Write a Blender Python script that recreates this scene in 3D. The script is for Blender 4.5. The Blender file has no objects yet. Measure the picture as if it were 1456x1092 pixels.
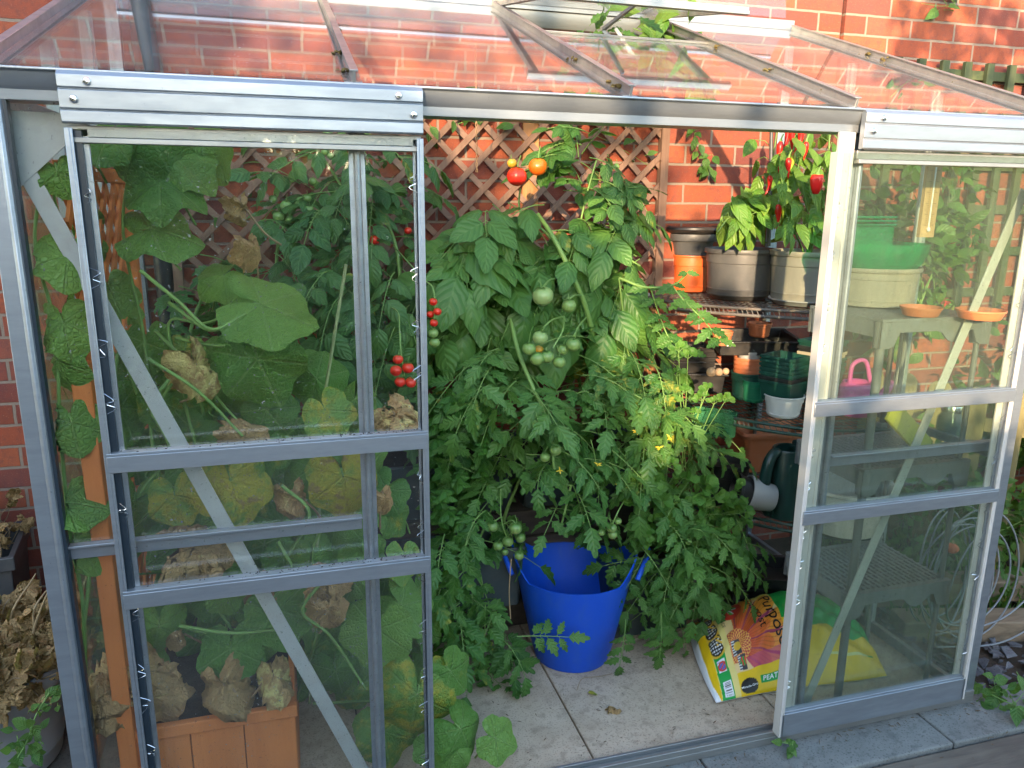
import bpy, bmesh, math, random
import numpy as np
from mathutils import Vector, Matrix
from math import radians as R, sin, cos, pi
rng = np.random.default_rng(11)
random.seed(5)
for blk in (bpy.data.objects, bpy.data.meshes, bpy.data.materials):
    for b in list(blk): blk.remove(b)
SC = bpy.context.scene
COL = SC.collection

# ------------------------------------------------------------------ camera frame: turns a spot of the photograph into a point of the place
FPX, CPX, CPY = 1085., 728., 546.
_yaw, _pitch, _roll = R(16.2), R(13.4), R(0.5)
_fw = np.array([sin(_yaw)*cos(_pitch), cos(_yaw)*cos(_pitch), -sin(_pitch)])
_r = np.array([cos(_yaw), -sin(_yaw), 0.]); _u = np.cross(_r, _fw)
CR = cos(_roll)*_r + sin(_roll)*_u; CU = -sin(_roll)*_r + cos(_roll)*_u; CF = _fw
CAM = np.array([0., -1.66, 1.555])
def ray(px, py): return (px-CPX)/FPX*CR - (py-CPY)/FPX*CU + CF
def at(px, py, y):
    d = ray(px, py); return CAM + d*((y-CAM[1])/d[1])
def atz(px, py, z):
    d = ray(px, py); return CAM + d*((z-CAM[2])/d[2])
def atx(px, py, x):
    d = ray(px, py); return CAM + d*((x-CAM[0])/d[0])
def proj(p):
    v = np.array(p)-CAM; z = v@CF
    return CPX+FPX*(v@CR)/z, CPY-FPX*(v@CU)/z
def depth(p): return float((np.array(p)-CAM)@CF)

D = 1.30          # house wall plane
GL, GR = -0.508, 2.03   # greenhouse ends
ZG, ZR = 1.78, 2.24    # gutter and ridge height

# ------------------------------------------------------------------ mesh helpers
def unit(v):
    v = np.asarray(v, float); n = np.linalg.norm(v)
    return v/n if n > 1e-9 else np.array([0., 0., 1.])

class MB:
    """Collects shapes, links them as ONE mesh object."""
    def __init__(s): s.v = []; s.f = []; s.m = []; s.uv = {}
    def add(s, V, F, m=0, uv=None):
        o = len(s.v); s.v += [tuple(map(float, p)) for p in V]
        s.f += [tuple(i+o for i in f) for f in F]; s.m += [m]*len(F)
        if uv is not None:
            for i, q in enumerate(uv): s.uv[o+i] = q
        return s
    def box(s, a, b, m=0, rot=None, piv=None):
        x0, y0, z0 = a; x1, y1, z1 = b
        V = np.array([(x0,y0,z0),(x1,y0,z0),(x1,y1,z0),(x0,y1,z0),(x0,y0,z1),(x1,y0,z1),(x1,y1,z1),(x0,y1,z1)], float)
        if rot is not None:
            c = np.array(piv if piv is not None else V.mean(0)); V = (V-c)@np.array(rot).T + c
        return s.add(V, [(3,2,1,0),(4,5,6,7),(0,1,5,4),(1,2,6,5),(2,3,7,6),(3,0,4,7)], m)
    def bar(s, p, q, w, h, up=(0,0,1), m=0):
        """box from p to q, w across, h along 'up'"""
        p = np.array(p, float); q = np.array(q, float); d = unit(q-p)
        sd = unit(np.cross(d, up)); u = np.cross(sd, d)
        V = []
        for e in (p, q):
            for a, b in ((-1,-1),(1,-1),(1,1),(-1,1)): V.append(e + sd*a*w/2 + u*b*h/2)
        return s.add(V, [(3,2,1,0),(4,5,6,7),(0,1,5,4),(1,2,6,5),(2,3,7,6),(3,0,4,7)], m)
    def prism(s, prof, p, q, up=(0,0,1), m=0):
        """closed 2D profile (across, up) swept from p to q"""
        p = np.array(p, float); q = np.array(q, float); d = unit(q-p)
        sd = unit(np.cross(d, up)); u = np.cross(sd, d); n = len(prof)
        V = [e + sd*a + u*b for e in (p, q) for a, b in prof]
        F = [(i, (i+1) % n, n+(i+1) % n, n+i) for i in range(n)] + [tuple(range(n))[::-1], tuple(range(n, 2*n))]
        return s.add(V, F, m)
    def tube(s, pts, r, n=8, m=0, caps=True, closed=False):
        pts = [np.array(p, float) for p in pts]; k = len(pts)
        rr = r if hasattr(r, '__len__') else [r]*k
        V = []; prev = None
        for i, p in enumerate(pts):
            t = unit(pts[(i+1) % k] - pts[i-1]) if closed else unit(pts[min(i+1, k-1)] - pts[max(i-1, 0)])
            if prev is None:
                a = unit(np.cross(t, (0,0,1) if abs(t[2]) < .9 else (1,0,0)))
            else:
                a = unit(prev - t*(prev@t))
            prev = a; b = np.cross(t, a)
            for j in range(n):
                an = 2*pi*j/n; V.append(p + rr[i]*(a*cos(an) + b*sin(an)))
        F = []
        for i in range(k if closed else k-1):
            i2 = (i+1) % k
            for j in range(n):
                F.append((i*n+j, i*n+(j+1) % n, i2*n+(j+1) % n, i2*n+j))
        if caps and not closed: F += [tuple(range(n))[::-1], tuple(range((k-1)*n, k*n))]
        return s.add(V, F, m)
    def lathe(s, prof, c=(0,0,0), n=40, m=0, ax=None, wob=None):
        """profile of (radius, z); closed surface of revolution round z (or round axis ax)"""
        V = []; k = len(prof)
        for r, z in prof:
            for j in range(n):
                a = 2*pi*j/n; q = r*(1 + (wob(a, z) if wob else 0)); V.append((q*cos(a), q*sin(a), z))
        V = np.array(V)
        if ax is not None:
            M = np.array(Vector((0,0,1)).rotation_difference(Vector(ax)).to_matrix()); V = V@M.T
        V = V + np.array(c, float)
        F = [(i*n+j, i*n+(j+1) % n, (i+1)*n+(j+1) % n, (i+1)*n+j) for i in range(k-1) for j in range(n)]
        if prof[0][0] > 1e-6: F.append(tuple(range(n))[::-1])
        if prof[-1][0] > 1e-6: F.append(tuple(range((k-1)*n, k*n)))
        return s.add(V, F, m)
    def grid(s, P, m=0, uv=None, close_u=False):
        """P: array (a,b,3)"""
        a, b = P.shape[:2]; V = P.reshape(-1, 3)
        F = [(i*b+j, i*b+(j+1) % b, (i+1)*b+(j+1) % b, (i+1)*b+j) for i in range(a-1) for j in range(b if close_u else b-1)]
        return s.add(V, F, m, uv)
    def build(s, name, mats, parent=None, smooth=30, bevel=0):
        me = bpy.data.meshes.new(name); me.from_pydata(s.v, [], s.f)
        for mt in (mats if isinstance(mats, (list, tuple)) else [mats]): me.materials.append(mt)
        me.polygons.foreach_set('material_index', s.m)
        if s.uv:
            L = me.uv_layers.new(name='UVMap'); li = np.zeros(len(me.loops), int); me.loops.foreach_get('vertex_index', li)
            L.data.foreach_set('uv', np.array([s.uv.get(int(i), (0,0)) for i in li]).ravel())
        me.update()
        if smooth:
            me.shade_smooth(); me.set_sharp_from_angle(angle=R(smooth))
        o = bpy.data.objects.new(name, me); COL.objects.link(o)
        if parent is not None: o.parent = parent
        if bevel:
            b = o.modifiers.new('bevel', 'BEVEL'); b.width = bevel; b.segments = 2; b.limit_method = 'ANGLE'; b.angle_limit = R(40); b.harden_normals = False
        return o

def tag(o, label=None, cat=None, group=None, kind=None):
    if label: o['label'] = label
    if cat: o['category'] = cat
    if group: o['group'] = group
    if kind: o['kind'] = kind
    return o
def thing(name, label, cat, group=None, loc=(0,0,0)):
    o = bpy.data.objects.new(name, None); COL.objects.link(o); o.empty_display_size = .05
    o.location = loc
    return tag(o, label, cat, group)
def rebase(root):
    """put the Empty at the base of what it carries (meshes stay where they are)"""
    bpy.context.view_layer.update()
    lo = np.full(3, 1e9); hi = -lo
    for c in root.children:
        if c.type == 'MESH' and len(c.data.vertices):
            co = np.zeros(len(c.data.vertices)*3); c.data.vertices.foreach_get('co', co); co = co.reshape(-1, 3)
            lo = np.minimum(lo, co.min(0)); hi = np.maximum(hi, co.max(0))
    b = Vector(((lo[0]+hi[0])/2, (lo[1]+hi[1])/2, lo[2])); root.location = b
    for c in root.children: c.location = c.location - b
def copy_tree(o, parent=None):
    c = o.copy(); COL.objects.link(c)
    if parent is not None: c.parent = parent
    for ch in list(o.children): copy_tree(ch, c)
    return c

# ------------------------------------------------------------------ materials
class NT:
    def __init__(s, name):
        s.mat = bpy.data.materials.new(name); s.mat.use_nodes = True
        s.t = s.mat.node_tree; s.t.nodes.clear(); s.out = s.n('ShaderNodeOutputMaterial')
    def n(s, ty, **kw):
        nd = s.t.nodes.new(ty)
        for k, v in kw.items(): setattr(nd, k, v)
        return nd
    def l(s, a, b): s.t.links.new(a, b)
    def val(s, node, key, v):
        if hasattr(v, 'is_output'): s.l(v, node.inputs[key])
        else: node.inputs[key].default_value = v
    def math(s, op, a, b=0.5, c=0.5, clamp=False):
        nd = s.n('ShaderNodeMath', operation=op, use_clamp=clamp)
        s.val(nd, 0, a); s.val(nd, 1, b); s.val(nd, 2, c); return nd.outputs[0]
    def mix(s, f, a, b, bt='MIX'):
        nd = s.n('ShaderNodeMix', data_type='RGBA', blend_type=bt)
        s.val(nd, 0, f); s.val(nd, 6, a if hasattr(a, 'is_output') else (*a[:3], 1)); s.val(nd, 7, b if hasattr(b, 'is_output') else (*b[:3], 1))
        return nd.outputs[2]
    def noise(s, vec=None, scale=5, detail=3, rough=.55, dist=0):
        nd = s.n('ShaderNodeTexNoise'); nd.inputs['Scale'].default_value = scale; nd.inputs['Detail'].default_value = detail
        nd.inputs['Roughness'].default_value = rough; nd.inputs['Distortion'].default_value = dist
        if vec is not None: s.l(vec, nd.inputs['Vector'])
        return nd
    def ramp(s, f, pts):
        nd = s.n('ShaderNodeValToRGB'); e = nd.color_ramp.elements
        while len(e) < len(pts): e.new(.5)
        for i, (p, c) in enumerate(pts):
            e[i].position = p; e[i].color = (*c[:3], 1) if hasattr(c, '__len__') else (c, c, c, 1)
        s.l(f, nd.inputs[0]); return nd.outputs[0]
    def smooth(s, x, lo, hi):
        nd = s.n('ShaderNodeMapRange', interpolation_type='SMOOTHSTEP'); s.val(nd, 0, x)
        nd.inputs[1].default_value = lo; nd.inputs[2].default_value = hi; return nd.outputs[0]
    def obj(s): return s.n('ShaderNodeTexCoord').outputs['Object']
    def geo(s): return s.n('ShaderNodeNewGeometry').outputs['Position']
    def mapped(s, vec, scale=(1,1,1), rot=(0,0,0), loc=(0,0,0)):
        nd = s.n('ShaderNodeMapping'); s.l(vec, nd.inputs[0]); nd.inputs['Scale'].default_value = scale
        nd.inputs['Rotation'].default_value = rot; nd.inputs['Location'].default_value = loc; return nd.outputs[0]
    def bump(s, h, st=.3, dist=.01, normal=None):
        nd = s.n('ShaderNodeBump'); nd.inputs['Strength'].default_value = st; nd.inputs['Distance'].default_value = dist
        s.l(h, nd.inputs['Height'])
        if normal is not None: s.l(normal, nd.inputs['Normal'])
        return nd.outputs[0]
    def bsdf(s, base, rough=.6, metal=0, spec=.5, normal=None, **kw):
        nd = s.n('ShaderNodeBsdfPrincipled')
        s.val(nd, 'Base Color', base if hasattr(base, 'is_output') else (*base[:3], 1)); s.val(nd, 'Roughness', rough)
        s.val(nd, 'Metallic', metal); s.val(nd, 'Specular IOR Level', spec)
        if normal is not None: s.l(normal, nd.inputs['Normal'])
        for k, v in kw.items(): s.val(nd, k.replace('_', ' '), v)
        return nd
    def done(s, sh):
        s.l(sh.outputs[0] if hasattr(sh, 'outputs') else sh, s.out.inputs[0]); return s.mat

def plastic(name, col, rough=.42, dirt=.25, dirtcol=(.25,.22,.17), scale=14, spec=.45, streak=False):
    t = NT(name); g = t.geo()
    n1 = t.noise(t.mapped(g, (1,1,.35)) if streak else g, scale, 6, .65)
    n2 = t.noise(g, 90, 3)
    f = t.math('MULTIPLY', t.smooth(n1.outputs[0], .45, .75), dirt)
    c = t.mix(f, col, dirtcol)
    c = t.mix(t.math('MULTIPLY', n2.outputs[0], .18), c, tuple(x*.6 for x in col))
    r = t.math('ADD', t.math('MULTIPLY', n1.outputs[0], .25), rough-.1)
    return t.done(t.bsdf(c, r, 0, spec, t.bump(n2.outputs[0], .12, .002)))

def wood(name, c1, c2, grain=(3,3,40), rough=.75, scale=6, axis='X'):
    t = NT(name); g = t.geo()
    sc = {'X': (.12,1,1), 'Y': (1,.12,1), 'Z': (1,1,.1)}[axis]
    v = t.mapped(g, sc); n = t.noise(v, scale*9, 6, .65, .6); n2 = t.noise(g, 3, 3); n3 = t.noise(v, scale*40, 3)
    c = t.mix(t.smooth(n.outputs[0], .3, .7), c1, c2)
    c = t.mix(t.math('MULTIPLY', t.smooth(n2.outputs[0], .4, .75), .5), c, tuple(x*.55 for x in c1))
    h = t.math('ADD', n.outputs[0], t.math('MULTIPLY', n3.outputs[0], .4))
    return t.done(t.bsdf(c, rough, 0, .3, t.bump(h, .5, .004)))

M = {}
def mk_materials():
    # aluminium: dull extrusion with blotches and grime
    def alu(name, base=.62, rough=.36, warm=(.62,.63,.64), grime=.35):
        t = NT(name); g = t.geo()
        n = t.noise(t.mapped(g, (.6,3,3)), 9, 5, .65); n2 = t.noise(g, 60, 4, .7); n3 = t.noise(g, 7, 5, .7)
        c = t.mix(t.smooth(n.outputs[0], .3, .75), warm, tuple(x*.8 for x in warm))
        sp = t.smooth(n2.outputs[0], .66, .74)
        gr = t.math('MULTIPLY', t.math('MULTIPLY', sp, t.smooth(n3.outputs[0], .45, .65)), 1.0)
        c = t.mix(gr, c, (.09,.075,.05))
        rr = t.math('ADD', t.math('MULTIPLY', n.outputs[0], .22), rough-.1)
        met = t.math('MULTIPLY', t.math('SUBTRACT', 1.0, gr), .75)
        return t.done(t.bsdf(c, rr, met, .5, t.bump(n2.outputs[0], .08, .001)))
    M['seal_reflect'] = plastic('seal_dark_reflection', (.022,.034,.046), .35, .15, (.06,.07,.07)); M['alu_post'] = plastic('dull_aluminium', (.52,.50,.47), .38, .35, (.35,.33,.29), spec=.6, streak=True)  # rubber gasket on corner posts; on door stiles a dark reflection put into the colour
    M['alu'] = alu('aluminium', .62, .40, (.36,.395,.435)); M['alu_dirty'] = alu('weathered_aluminium', .5, .48, (.36,.365,.35), .6)
    M['alu_white'] = plastic('pale_bar', (.40,.41,.39), .4, .3)
    M['steel'] = NT('bright_wire'); M['steel'] = M['steel'].done(M['steel'].bsdf((.75,.76,.78), .25, 1))
    def glass(name, dirt=.10, tint=(.93,.975,.955), veil=(.55,.6,.56), floor=.0):
        t = NT(name); g = t.n('ShaderNodeNewGeometry')
        dt = t.n('ShaderNodeVectorMath', operation='DOT_PRODUCT'); t.l(g.outputs['Normal'], dt.inputs[0]); t.l(g.outputs['Incoming'], dt.inputs[1])
        c = t.math('ABSOLUTE', dt.outputs['Value'])
        fr = t.math('ADD', t.math('MULTIPLY', t.math('POWER', t.math('SUBTRACT', 1.0, c), 5), .95), .042)
        tr = t.n('ShaderNodeBsdfTransparent'); tr.inputs[0].default_value = (*tint, 1)
        gl = t.n('ShaderNodeBsdfGlossy'); gl.inputs['Roughness'].default_value = .02; gl.inputs[0].default_value = (.95,.97,1,1)
        m1 = t.n('ShaderNodeMixShader'); t.l(fr, m1.inputs[0]); t.l(tr.outputs[0], m1.inputs[1]); t.l(gl.outputs[0], m1.inputs[2])
        p = g.outputs['Position']
        n1 = t.noise(p, 5, 6, .6); n2 = t.noise(p, 130, 2, .5); n3 = t.noise(t.mapped(p, (9,9,.8)), 5, 3)
        sp = t.math('MULTIPLY', t.smooth(n2.outputs[0], .69, .75), .55)
        f = t.math('ADD', t.math('MULTIPLY', t.smooth(n1.outputs[0], .3, .8), dirt), t.math('MULTIPLY', t.smooth(n3.outputs[0], .45, .8), dirt*.6))
        f = t.math('ADD', f, floor)
        f = t.math('MAXIMUM', f, t.math('MULTIPLY', sp, t.smooth(n1.outputs[0], .35, .6)), clamp=True)
        df = t.n('ShaderNodeBsdfDiffuse'); df.inputs[0].default_value = (*veil, 1)
        tl = t.n('ShaderNodeBsdfTranslucent'); tl.inputs[0].default_value = (*veil, 1)
        a = t.n('ShaderNodeMixShader'); a.inputs[0].default_value = .4; t.l(df.outputs[0], a.inputs[1]); t.l(tl.outputs[0], a.inputs[2])
        m2 = t.n('ShaderNodeMixShader'); t.l(f, m2.inputs[0]); t.l(m1.outputs[0], m2.inputs[1]); t.l(a.outputs[0], m2.inputs[2])
        return t.done(m2)
    M['glass'] = glass('door_glass', .009, (.99,.998,.993), (.55,.58,.54)); M['glass_roof'] = glass('roof_glass', .07, (.985,.995,.99), (.52,.55,.57), floor=.024); M['glass_old'] = glass('dusty_glass', .06, (.93,.965,.935), (.24,.275,.23), floor=.034)
    # brick
    def brick(name, rot=False, sun=1.0):
        t = NT(name); g = t.geo()
        cx = t.n('ShaderNodeSeparateXYZ'); t.l(g, cx.inputs[0])
        cb = t.n('ShaderNodeCombineXYZ')
        t.l(t.math('ADD', cx.outputs[0], cx.outputs[1]), cb.inputs[0]); t.l(cx.outputs[2], cb.inputs[1])
        v = cb.outputs[0]
        if rot: v = t.mapped(v, rot=(0,0,R(90)), loc=(0,.01,0))
        wn = t.noise(g, 14, 4); dv = t.n('ShaderNodeVectorMath', operation='SCALE'); t.l(wn.outputs['Color'], dv.inputs[0]); dv.inputs['Scale'].default_value = .006
        av = t.n('ShaderNodeVectorMath', operation='ADD'); t.l(v, av.inputs[0]); t.l(dv.outputs[0], av.inputs[1])
        b = t.n('ShaderNodeTexBrick'); t.l(av.outputs[0], b.inputs['Vector'])
        b.inputs['Scale'].default_value = 1; b.inputs['Brick Width'].default_value = .232; b.inputs['Row Height'].default_value = .078
        b.inputs['Mortar Size'].default_value = .0058; b.inputs['Mortar Smooth'].default_value = .25; b.inputs['Bias'].default_value = -.1
        b.offset = .5 if not rot else 0.0
        b.inputs['Color1'].default_value = (0,0,0,1); b.inputs['Color2'].default_value = (1,1,1,1); b.inputs['Mortar'].default_value = (.5,.5,.5,1)
        base = t.ramp(b.outputs['Color'], [(0, (.20,.048,.030)), (.25, (.33,.088,.040)), (.5, (.30,.072,.036)), (.75, (.16,.045,.038)), (1, (.38,.115,.05))])
        n1 = t.noise(g, 45, 5, .7); n2 = t.noise(g, 2.2, 4); n3 = t.noise(g, 260, 2)
        c = t.mix(t.math('MULTIPLY', t.smooth(n1.outputs[0], .42, .70), .55), base, (.13,.05,.045))
        c = t.mix(t.math('MULTIPLY', t.smooth(n2.outputs[0], .45, .75), .5), c, (.15,.062,.06))
        c = t.mix(t.math('MULTIPLY', t.smooth(n3.outputs[0], .6, .75), .4), c, (.55,.30,.20))
        mo = t.mix(n1.outputs[0], (.20,.145,.11), (.29,.22,.17))
        c = t.mix(b.outputs['Fac'], c, mo)
        h = t.math('SUBTRACT', t.math('ADD', t.math('MULTIPLY', n1.outputs[0], .3), t.math('MULTIPLY', n3.outputs[0], .12)), b.outputs['Fac'])
        return t.done(t.bsdf(c, .88, 0, .25, t.bump(h, .7, .008)))
    M['brick'] = brick('red_brick'); M['brick_soldier'] = brick('soldier_brick', True)
    # ground materials
    def slab(name, c1, c2, sc=6):
        t = NT(name); g = t.geo(); n = t.noise(g, sc, 7, .65); n2 = t.noise(g, 180, 3); n3 = t.noise(g, 26, 4, .6)
        c = t.mix(t.smooth(n.outputs[0], .3, .7), c1, c2)
        c = t.mix(t.math('MULTIPLY', t.smooth(n3.outputs[0], .50, .68), .5), c, tuple(x*.55 for x in c1))
        c = t.mix(t.math('MULTIPLY', t.smooth(n2.outputs[0], .55, .66), .7), c, tuple(x*.5 for x in c1))
        return t.done(t.bsdf(c, .85, 0, .3, t.bump(n2.outputs[0], .35, .003)))
    M['slab'] = slab('concrete_slab', (.44,.345,.245), (.54,.435,.32)); M['slate'] = slab('slate_step', (.145,.15,.14), (.21,.215,.20), 4)
    M['paving'] = slab('garden_paving', (.12,.11,.095), (.17,.155,.135), 3); M['soil'] = slab('soil', (.035,.026,.018), (.07,.052,.036), 14)
    M['chips'] = slab('slate_chip', (.09,.088,.095), (.15,.148,.155), 20)
    # woods
    M['trellis'] = wood('trellis_wood', (.24,.14,.095), (.17,.095,.065), axis='Z', scale=4)
    M['trellis_x'] = wood('lath_wood', (.28,.17,.12), (.20,.115,.08), axis='X', scale=4)
    M['batten'] = wood('batten_wood', (.48,.24,.10), (.38,.18,.07), axis='Z')
    M['green_wood'] = wood('green_trellis_wood', (.045,.065,.03), (.08,.09,.04), axis='Z', scale=3)
    M['picket'] = wood('picket_wood', (.25,.22,.10), (.18,.16,.075), axis='Z', scale=3)
    M['sleeper'] = wood('sleeper_wood', (.10,.085,.07), (.17,.145,.115), axis='X', scale=3, rough=.85)
    M['log'] = wood('timber_wood', (.27,.20,.13), (.18,.13,.085), axis='X', scale=3)
    M['darkboard'] = wood('dark_board', (.055,.045,.038), (.09,.075,.06), axis='X', scale=3)
    M['orange_wood'] = wood('orange_planter_wood', (.62,.21,.06), (.55,.175,.048), axis='Z', scale=2, rough=.55)
    M['pale_wood'] = wood('thermometer_wood', (.55,.36,.19), (.48,.30,.15), axis='Z', scale=4)
    M['cane'] = plastic('cane', (.28,.34,.16), .5)
    # plastics and pots
    M['terracotta'] = plastic('terracotta_plastic', (.52,.16,.065), .5, .3, (.4,.27,.2))
    M['orange_pot'] = plastic('orange_plastic', (.62,.115,.025), .4, .15, (.5,.25,.15))
    M['pot_grey'] = plastic('grey_plastic', (.075,.076,.078), .42, .25, (.2,.19,.17))
    M['pot_dusty'] = plastic('dusty_grey_plastic', (.25,.225,.185), .6, .8, (.46,.38,.28), 9, streak=True)
    M['pot_lgrey'] = plastic('light_grey_plastic', (.36,.36,.36), .5, .25)
    M['pot_white'] = plastic('white_plastic', (.66,.65,.63), .45, .12)
    M['bucket_white'] = plastic('offwhite_plastic', (.68,.65,.60), .5, .3)
    M['black'] = plastic('black_plastic', (.022,.022,.023), .4, .35, (.1,.085,.07))
    M['green_pot'] = plastic('green_plastic', (.012,.065,.048), .4, .25, (.1,.12,.09))
    M['green_dark'] = plastic('dark_green_plastic', (.008,.036,.030), .32, .12, (.05,.06,.05), spec=.55)
    M['green_mid'] = plastic('mid_green_plastic', (.02,.22,.11), .4, .1)
    M['beige'] = plastic('beige_plastic', (.52,.40,.28), .55, .3)
    M['blue'] = plastic('blue_rubber', (.006,.085,.60), .42, .42, (.045,.13,.48), 22, spec=.45, streak=True)
    M['slate_trough'] = plastic('slate_green_plastic', (.045,.062,.066), .45, .3, (.12,.12,.1))
    M['pink'] = plastic('pink_plastic', (.75,.13,.42), .35, .05)
    M['lime'] = plastic('lime_plastic', (.42,.42,.04), .5, .1)
    M['resin'] = plastic('grey_resin', (.19,.195,.195), .5, .3)
    M['wire_dark'] = plastic('rusty_wire', (.11,.10,.09), .5, .6, (.2,.12,.07))
    M['wire_green'] = plastic('green_coated_wire', (.012,.05,.035), .4, .5, (.12,.09,.06))
    M['cable'] = plastic('grey_cable', (.24,.26,.28), .45, .1)
    M['paperbag'] = plastic('crumpled_bag', (.55,.36,.26), .6, .6, (.35,.22,.15), 30)
    M['cork'] = plastic('cork', (.5,.34,.2), .8, .5, (.3,.18,.1), 60)
    M['twine'] = plastic('twine', (.45,.25,.12), .9, .3)
    M['rim_clear'] = plastic('cloudy_plastic', (.33,.36,.4), .3, .1)
    M['compostsoil'] = M['soil']
    t = NT('clear_green_plastic'); tr = t.n('ShaderNodeBsdfTransparent'); tr.inputs[0].default_value = (.25,.85,.55,1)
    pb = t.bsdf((.02,.36,.18), .06, 0, 1.0); mx = t.n('ShaderNodeMixShader'); mx.inputs[0].default_value = .38
    t.l(tr.outputs[0], mx.inputs[1]); t.l(pb.outputs[0], mx.inputs[2]); M['green_clear'] = t.done(mx)
    t = NT('pale_green_clear'); tr = t.n('ShaderNodeBsdfTransparent'); tr.inputs[0].default_value = (.6,.9,.68,1); pb = t.bsdf((.10,.30,.17), .1, 0, .8); mx = t.n('ShaderNodeMixShader'); mx.inputs[0].default_value = .28; t.l(tr.outputs[0], mx.inputs[1]); t.l(pb.outputs[0], mx.inputs[2]); M['green_pale'] = t.done(mx)
    t = NT('clear_plastic'); tr = t.n('ShaderNodeBsdfTransparent'); tr.inputs[0].default_value = (.8,.85,.85,1)
    pb = t.bsdf((.3,.33,.35), .1, 0, .8); mx = t.n('ShaderNodeMixShader'); mx.inputs[0].default_value = .3
    t.l(tr.outputs[0], mx.inputs[1]); t.l(pb.outputs[0], mx.inputs[2]); M['clear'] = t.done(mx)
    # fruit
    def fruit(name, c1, c2):
        t = NT(name); o = t.n('ShaderNodeTexCoord').outputs['Generated']; n = t.noise(o, 2.2, 2); s = t.n('ShaderNodeSeparateXYZ'); t.l(o, s.inputs[0])
        f = t.math('ADD', t.math('MULTIPLY', s.outputs[2], .7), t.math('MULTIPLY', n.outputs[0], .5))
        return t.done(t.bsdf(t.mix(t.smooth(f, .45, .95), c1, c2), .34, 0, .45, Subsurface_Weight=.08, Coat_Weight=.08))
    M['tom_red'] = fruit('red_tomato', (.62,.02,.012), (.66,.05,.012)); M['tom_orange'] = fruit('orange_tomato', (.72,.13,.01), (.66,.20,.02))
    M['tom_yellow'] = fruit('yellow_tomato', (.62,.33,.03), (.5,.32,.05))
    M['tom_green'] = fruit('green_tomato', (.20,.31,.085), (.13,.25,.06)); M['tom_pale'] = fruit('pale_tomato', (.26,.36,.13), (.20,.33,.10))
    M['chilli'] = fruit('red_chilli', (.62,.012,.012), (.6,.02,.01)); M['chilli_green'] = fruit('green_chilli', (.25,.36,.03), (.3,.32,.03))
    # foliage
    def stemmat(name, c1, c2):
        t = NT(name); n = t.noise(t.geo(), 25, 3); return t.done(t.bsdf(t.mix(n.outputs[0], c1, c2), .5, 0, .35))
    M['stem'] = stemmat('plant_stem', (.13,.25,.055), (.19,.31,.085)); M['stem_dry'] = stemmat('dry_stem', (.36,.27,.14), (.26,.17,.09))
    def leaf(name, ca, cb, cy=(.52,.46,.06), cd=(.36,.24,.10), vein=(.16,.27,.07), kind='blade', trans=.28, rough=.42, veinf=.55, bump=.5):
        t = NT(name)
        at_ = lambda nm: t.n('ShaderNodeAttribute', attribute_name=nm).outputs['Fac']
        rnd, age = at_('rnd'), at_('age')
        uv = t.n('ShaderNodeUVMap').outputs[0]; s = t.n('ShaderNodeSeparateXYZ'); t.l(uv, s.inputs[0]); u, v = s.outputs[0], s.outputs[1]
        g = t.geo(); n1 = t.noise(g, 28, 4, .6); n2 = t.noise(g, 120, 3, .6)
        a = t.math('MULTIPLY', t.math('ABSOLUTE', t.math('SUBTRACT', u, .5)), 2.0)
        if kind == 'blade':
            mid = t.math('SUBTRACT', 1.0, t.smooth(a, .02, .10))
            pp = t.math('PINGPONG', t.math('SUBTRACT', t.math('MULTIPLY', v, 5.5), t.math('MULTIPLY', a, 1.7)), .5)
            side = t.math('SUBTRACT', 1.0, t.smooth(pp, .02, .11))
            ve = t.math('MAXIMUM', mid, t.math('MULTIPLY', side, .7))
            hgt = t.math('ADD', t.smooth(pp, .0, .5), t.math('MULTIPLY', n2.outputs[0], .4))
        else:
            # palmate veins: five ribs from the stalk, forking twigs between them
            q = t.math('PINGPONG', t.math('MULTIPLY', a, 3.0), .5)
            rib = t.math('MULTIPLY', q, v)
            mid = t.math('SUBTRACT', 1.0, t.smooth(rib, .010, .036))
            pp = t.math('PINGPONG', t.math('SUBTRACT', t.math('MULTIPLY', v, 6.5), t.math('MULTIPLY', q, 5.0)), .5)
            side = t.math('SUBTRACT', 1.0, t.smooth(pp, .02, .10))
            vo = t.n('ShaderNodeTexVoronoi', feature='DISTANCE_TO_EDGE'); vo.inputs['Scale'].default_value = 95; t.l(g, vo.inputs['Vector'])
            net = t.smooth(vo.outputs['Distance'], 0, .22)
            ve = t.math('MAXIMUM', mid, t.math('MULTIPLY', side, .16)); ve = t.math('MAXIMUM', ve, t.math('MULTIPLY', t.math('SUBTRACT', 1.0, net), .22))
            hgt = t.math('SUBTRACT', t.math('ADD', t.math('MULTIPLY', net, .5), t.math('MULTIPLY', n1.outputs[0], 1.2)), t.math('MULTIPLY', mid, .8))
        c = t.mix(rnd, ca, cb)
        c = t.mix(t.math('MULTIPLY', n1.outputs[0], .35), c, tuple(x*.6 for x in ca))
        c = t.mix(t.math('MULTIPLY', ve, veinf), c, vein)
        f1 = t.smooth(t.math('ADD', age, t.math('MULTIPLY', t.math('SUBTRACT', n1.outputs[0], .5), 1.3)), .3, .65)
        c = t.mix(f1, c, t.mix(n2.outputs[0], cy, tuple(x*.8 for x in cy)))
        f2 = t.smooth(t.math('ADD', t.math('ADD', age, t.math('MULTIPLY', v, .18)), t.math('MULTIPLY', t.math('SUBTRACT', n1.outputs[0], .5), 1.6)), .8, 1.0)
        c = t.mix(f2, c, cd)
        p = t.bsdf(c, rough, 0, .4, t.bump(hgt, bump, .004))
        tl = t.n('ShaderNodeBsdfTranslucent'); t.l(t.mix(.5, c, (.22,.42,.03), 'MIX') if kind != 'dead' else c, tl.inputs[0])
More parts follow.
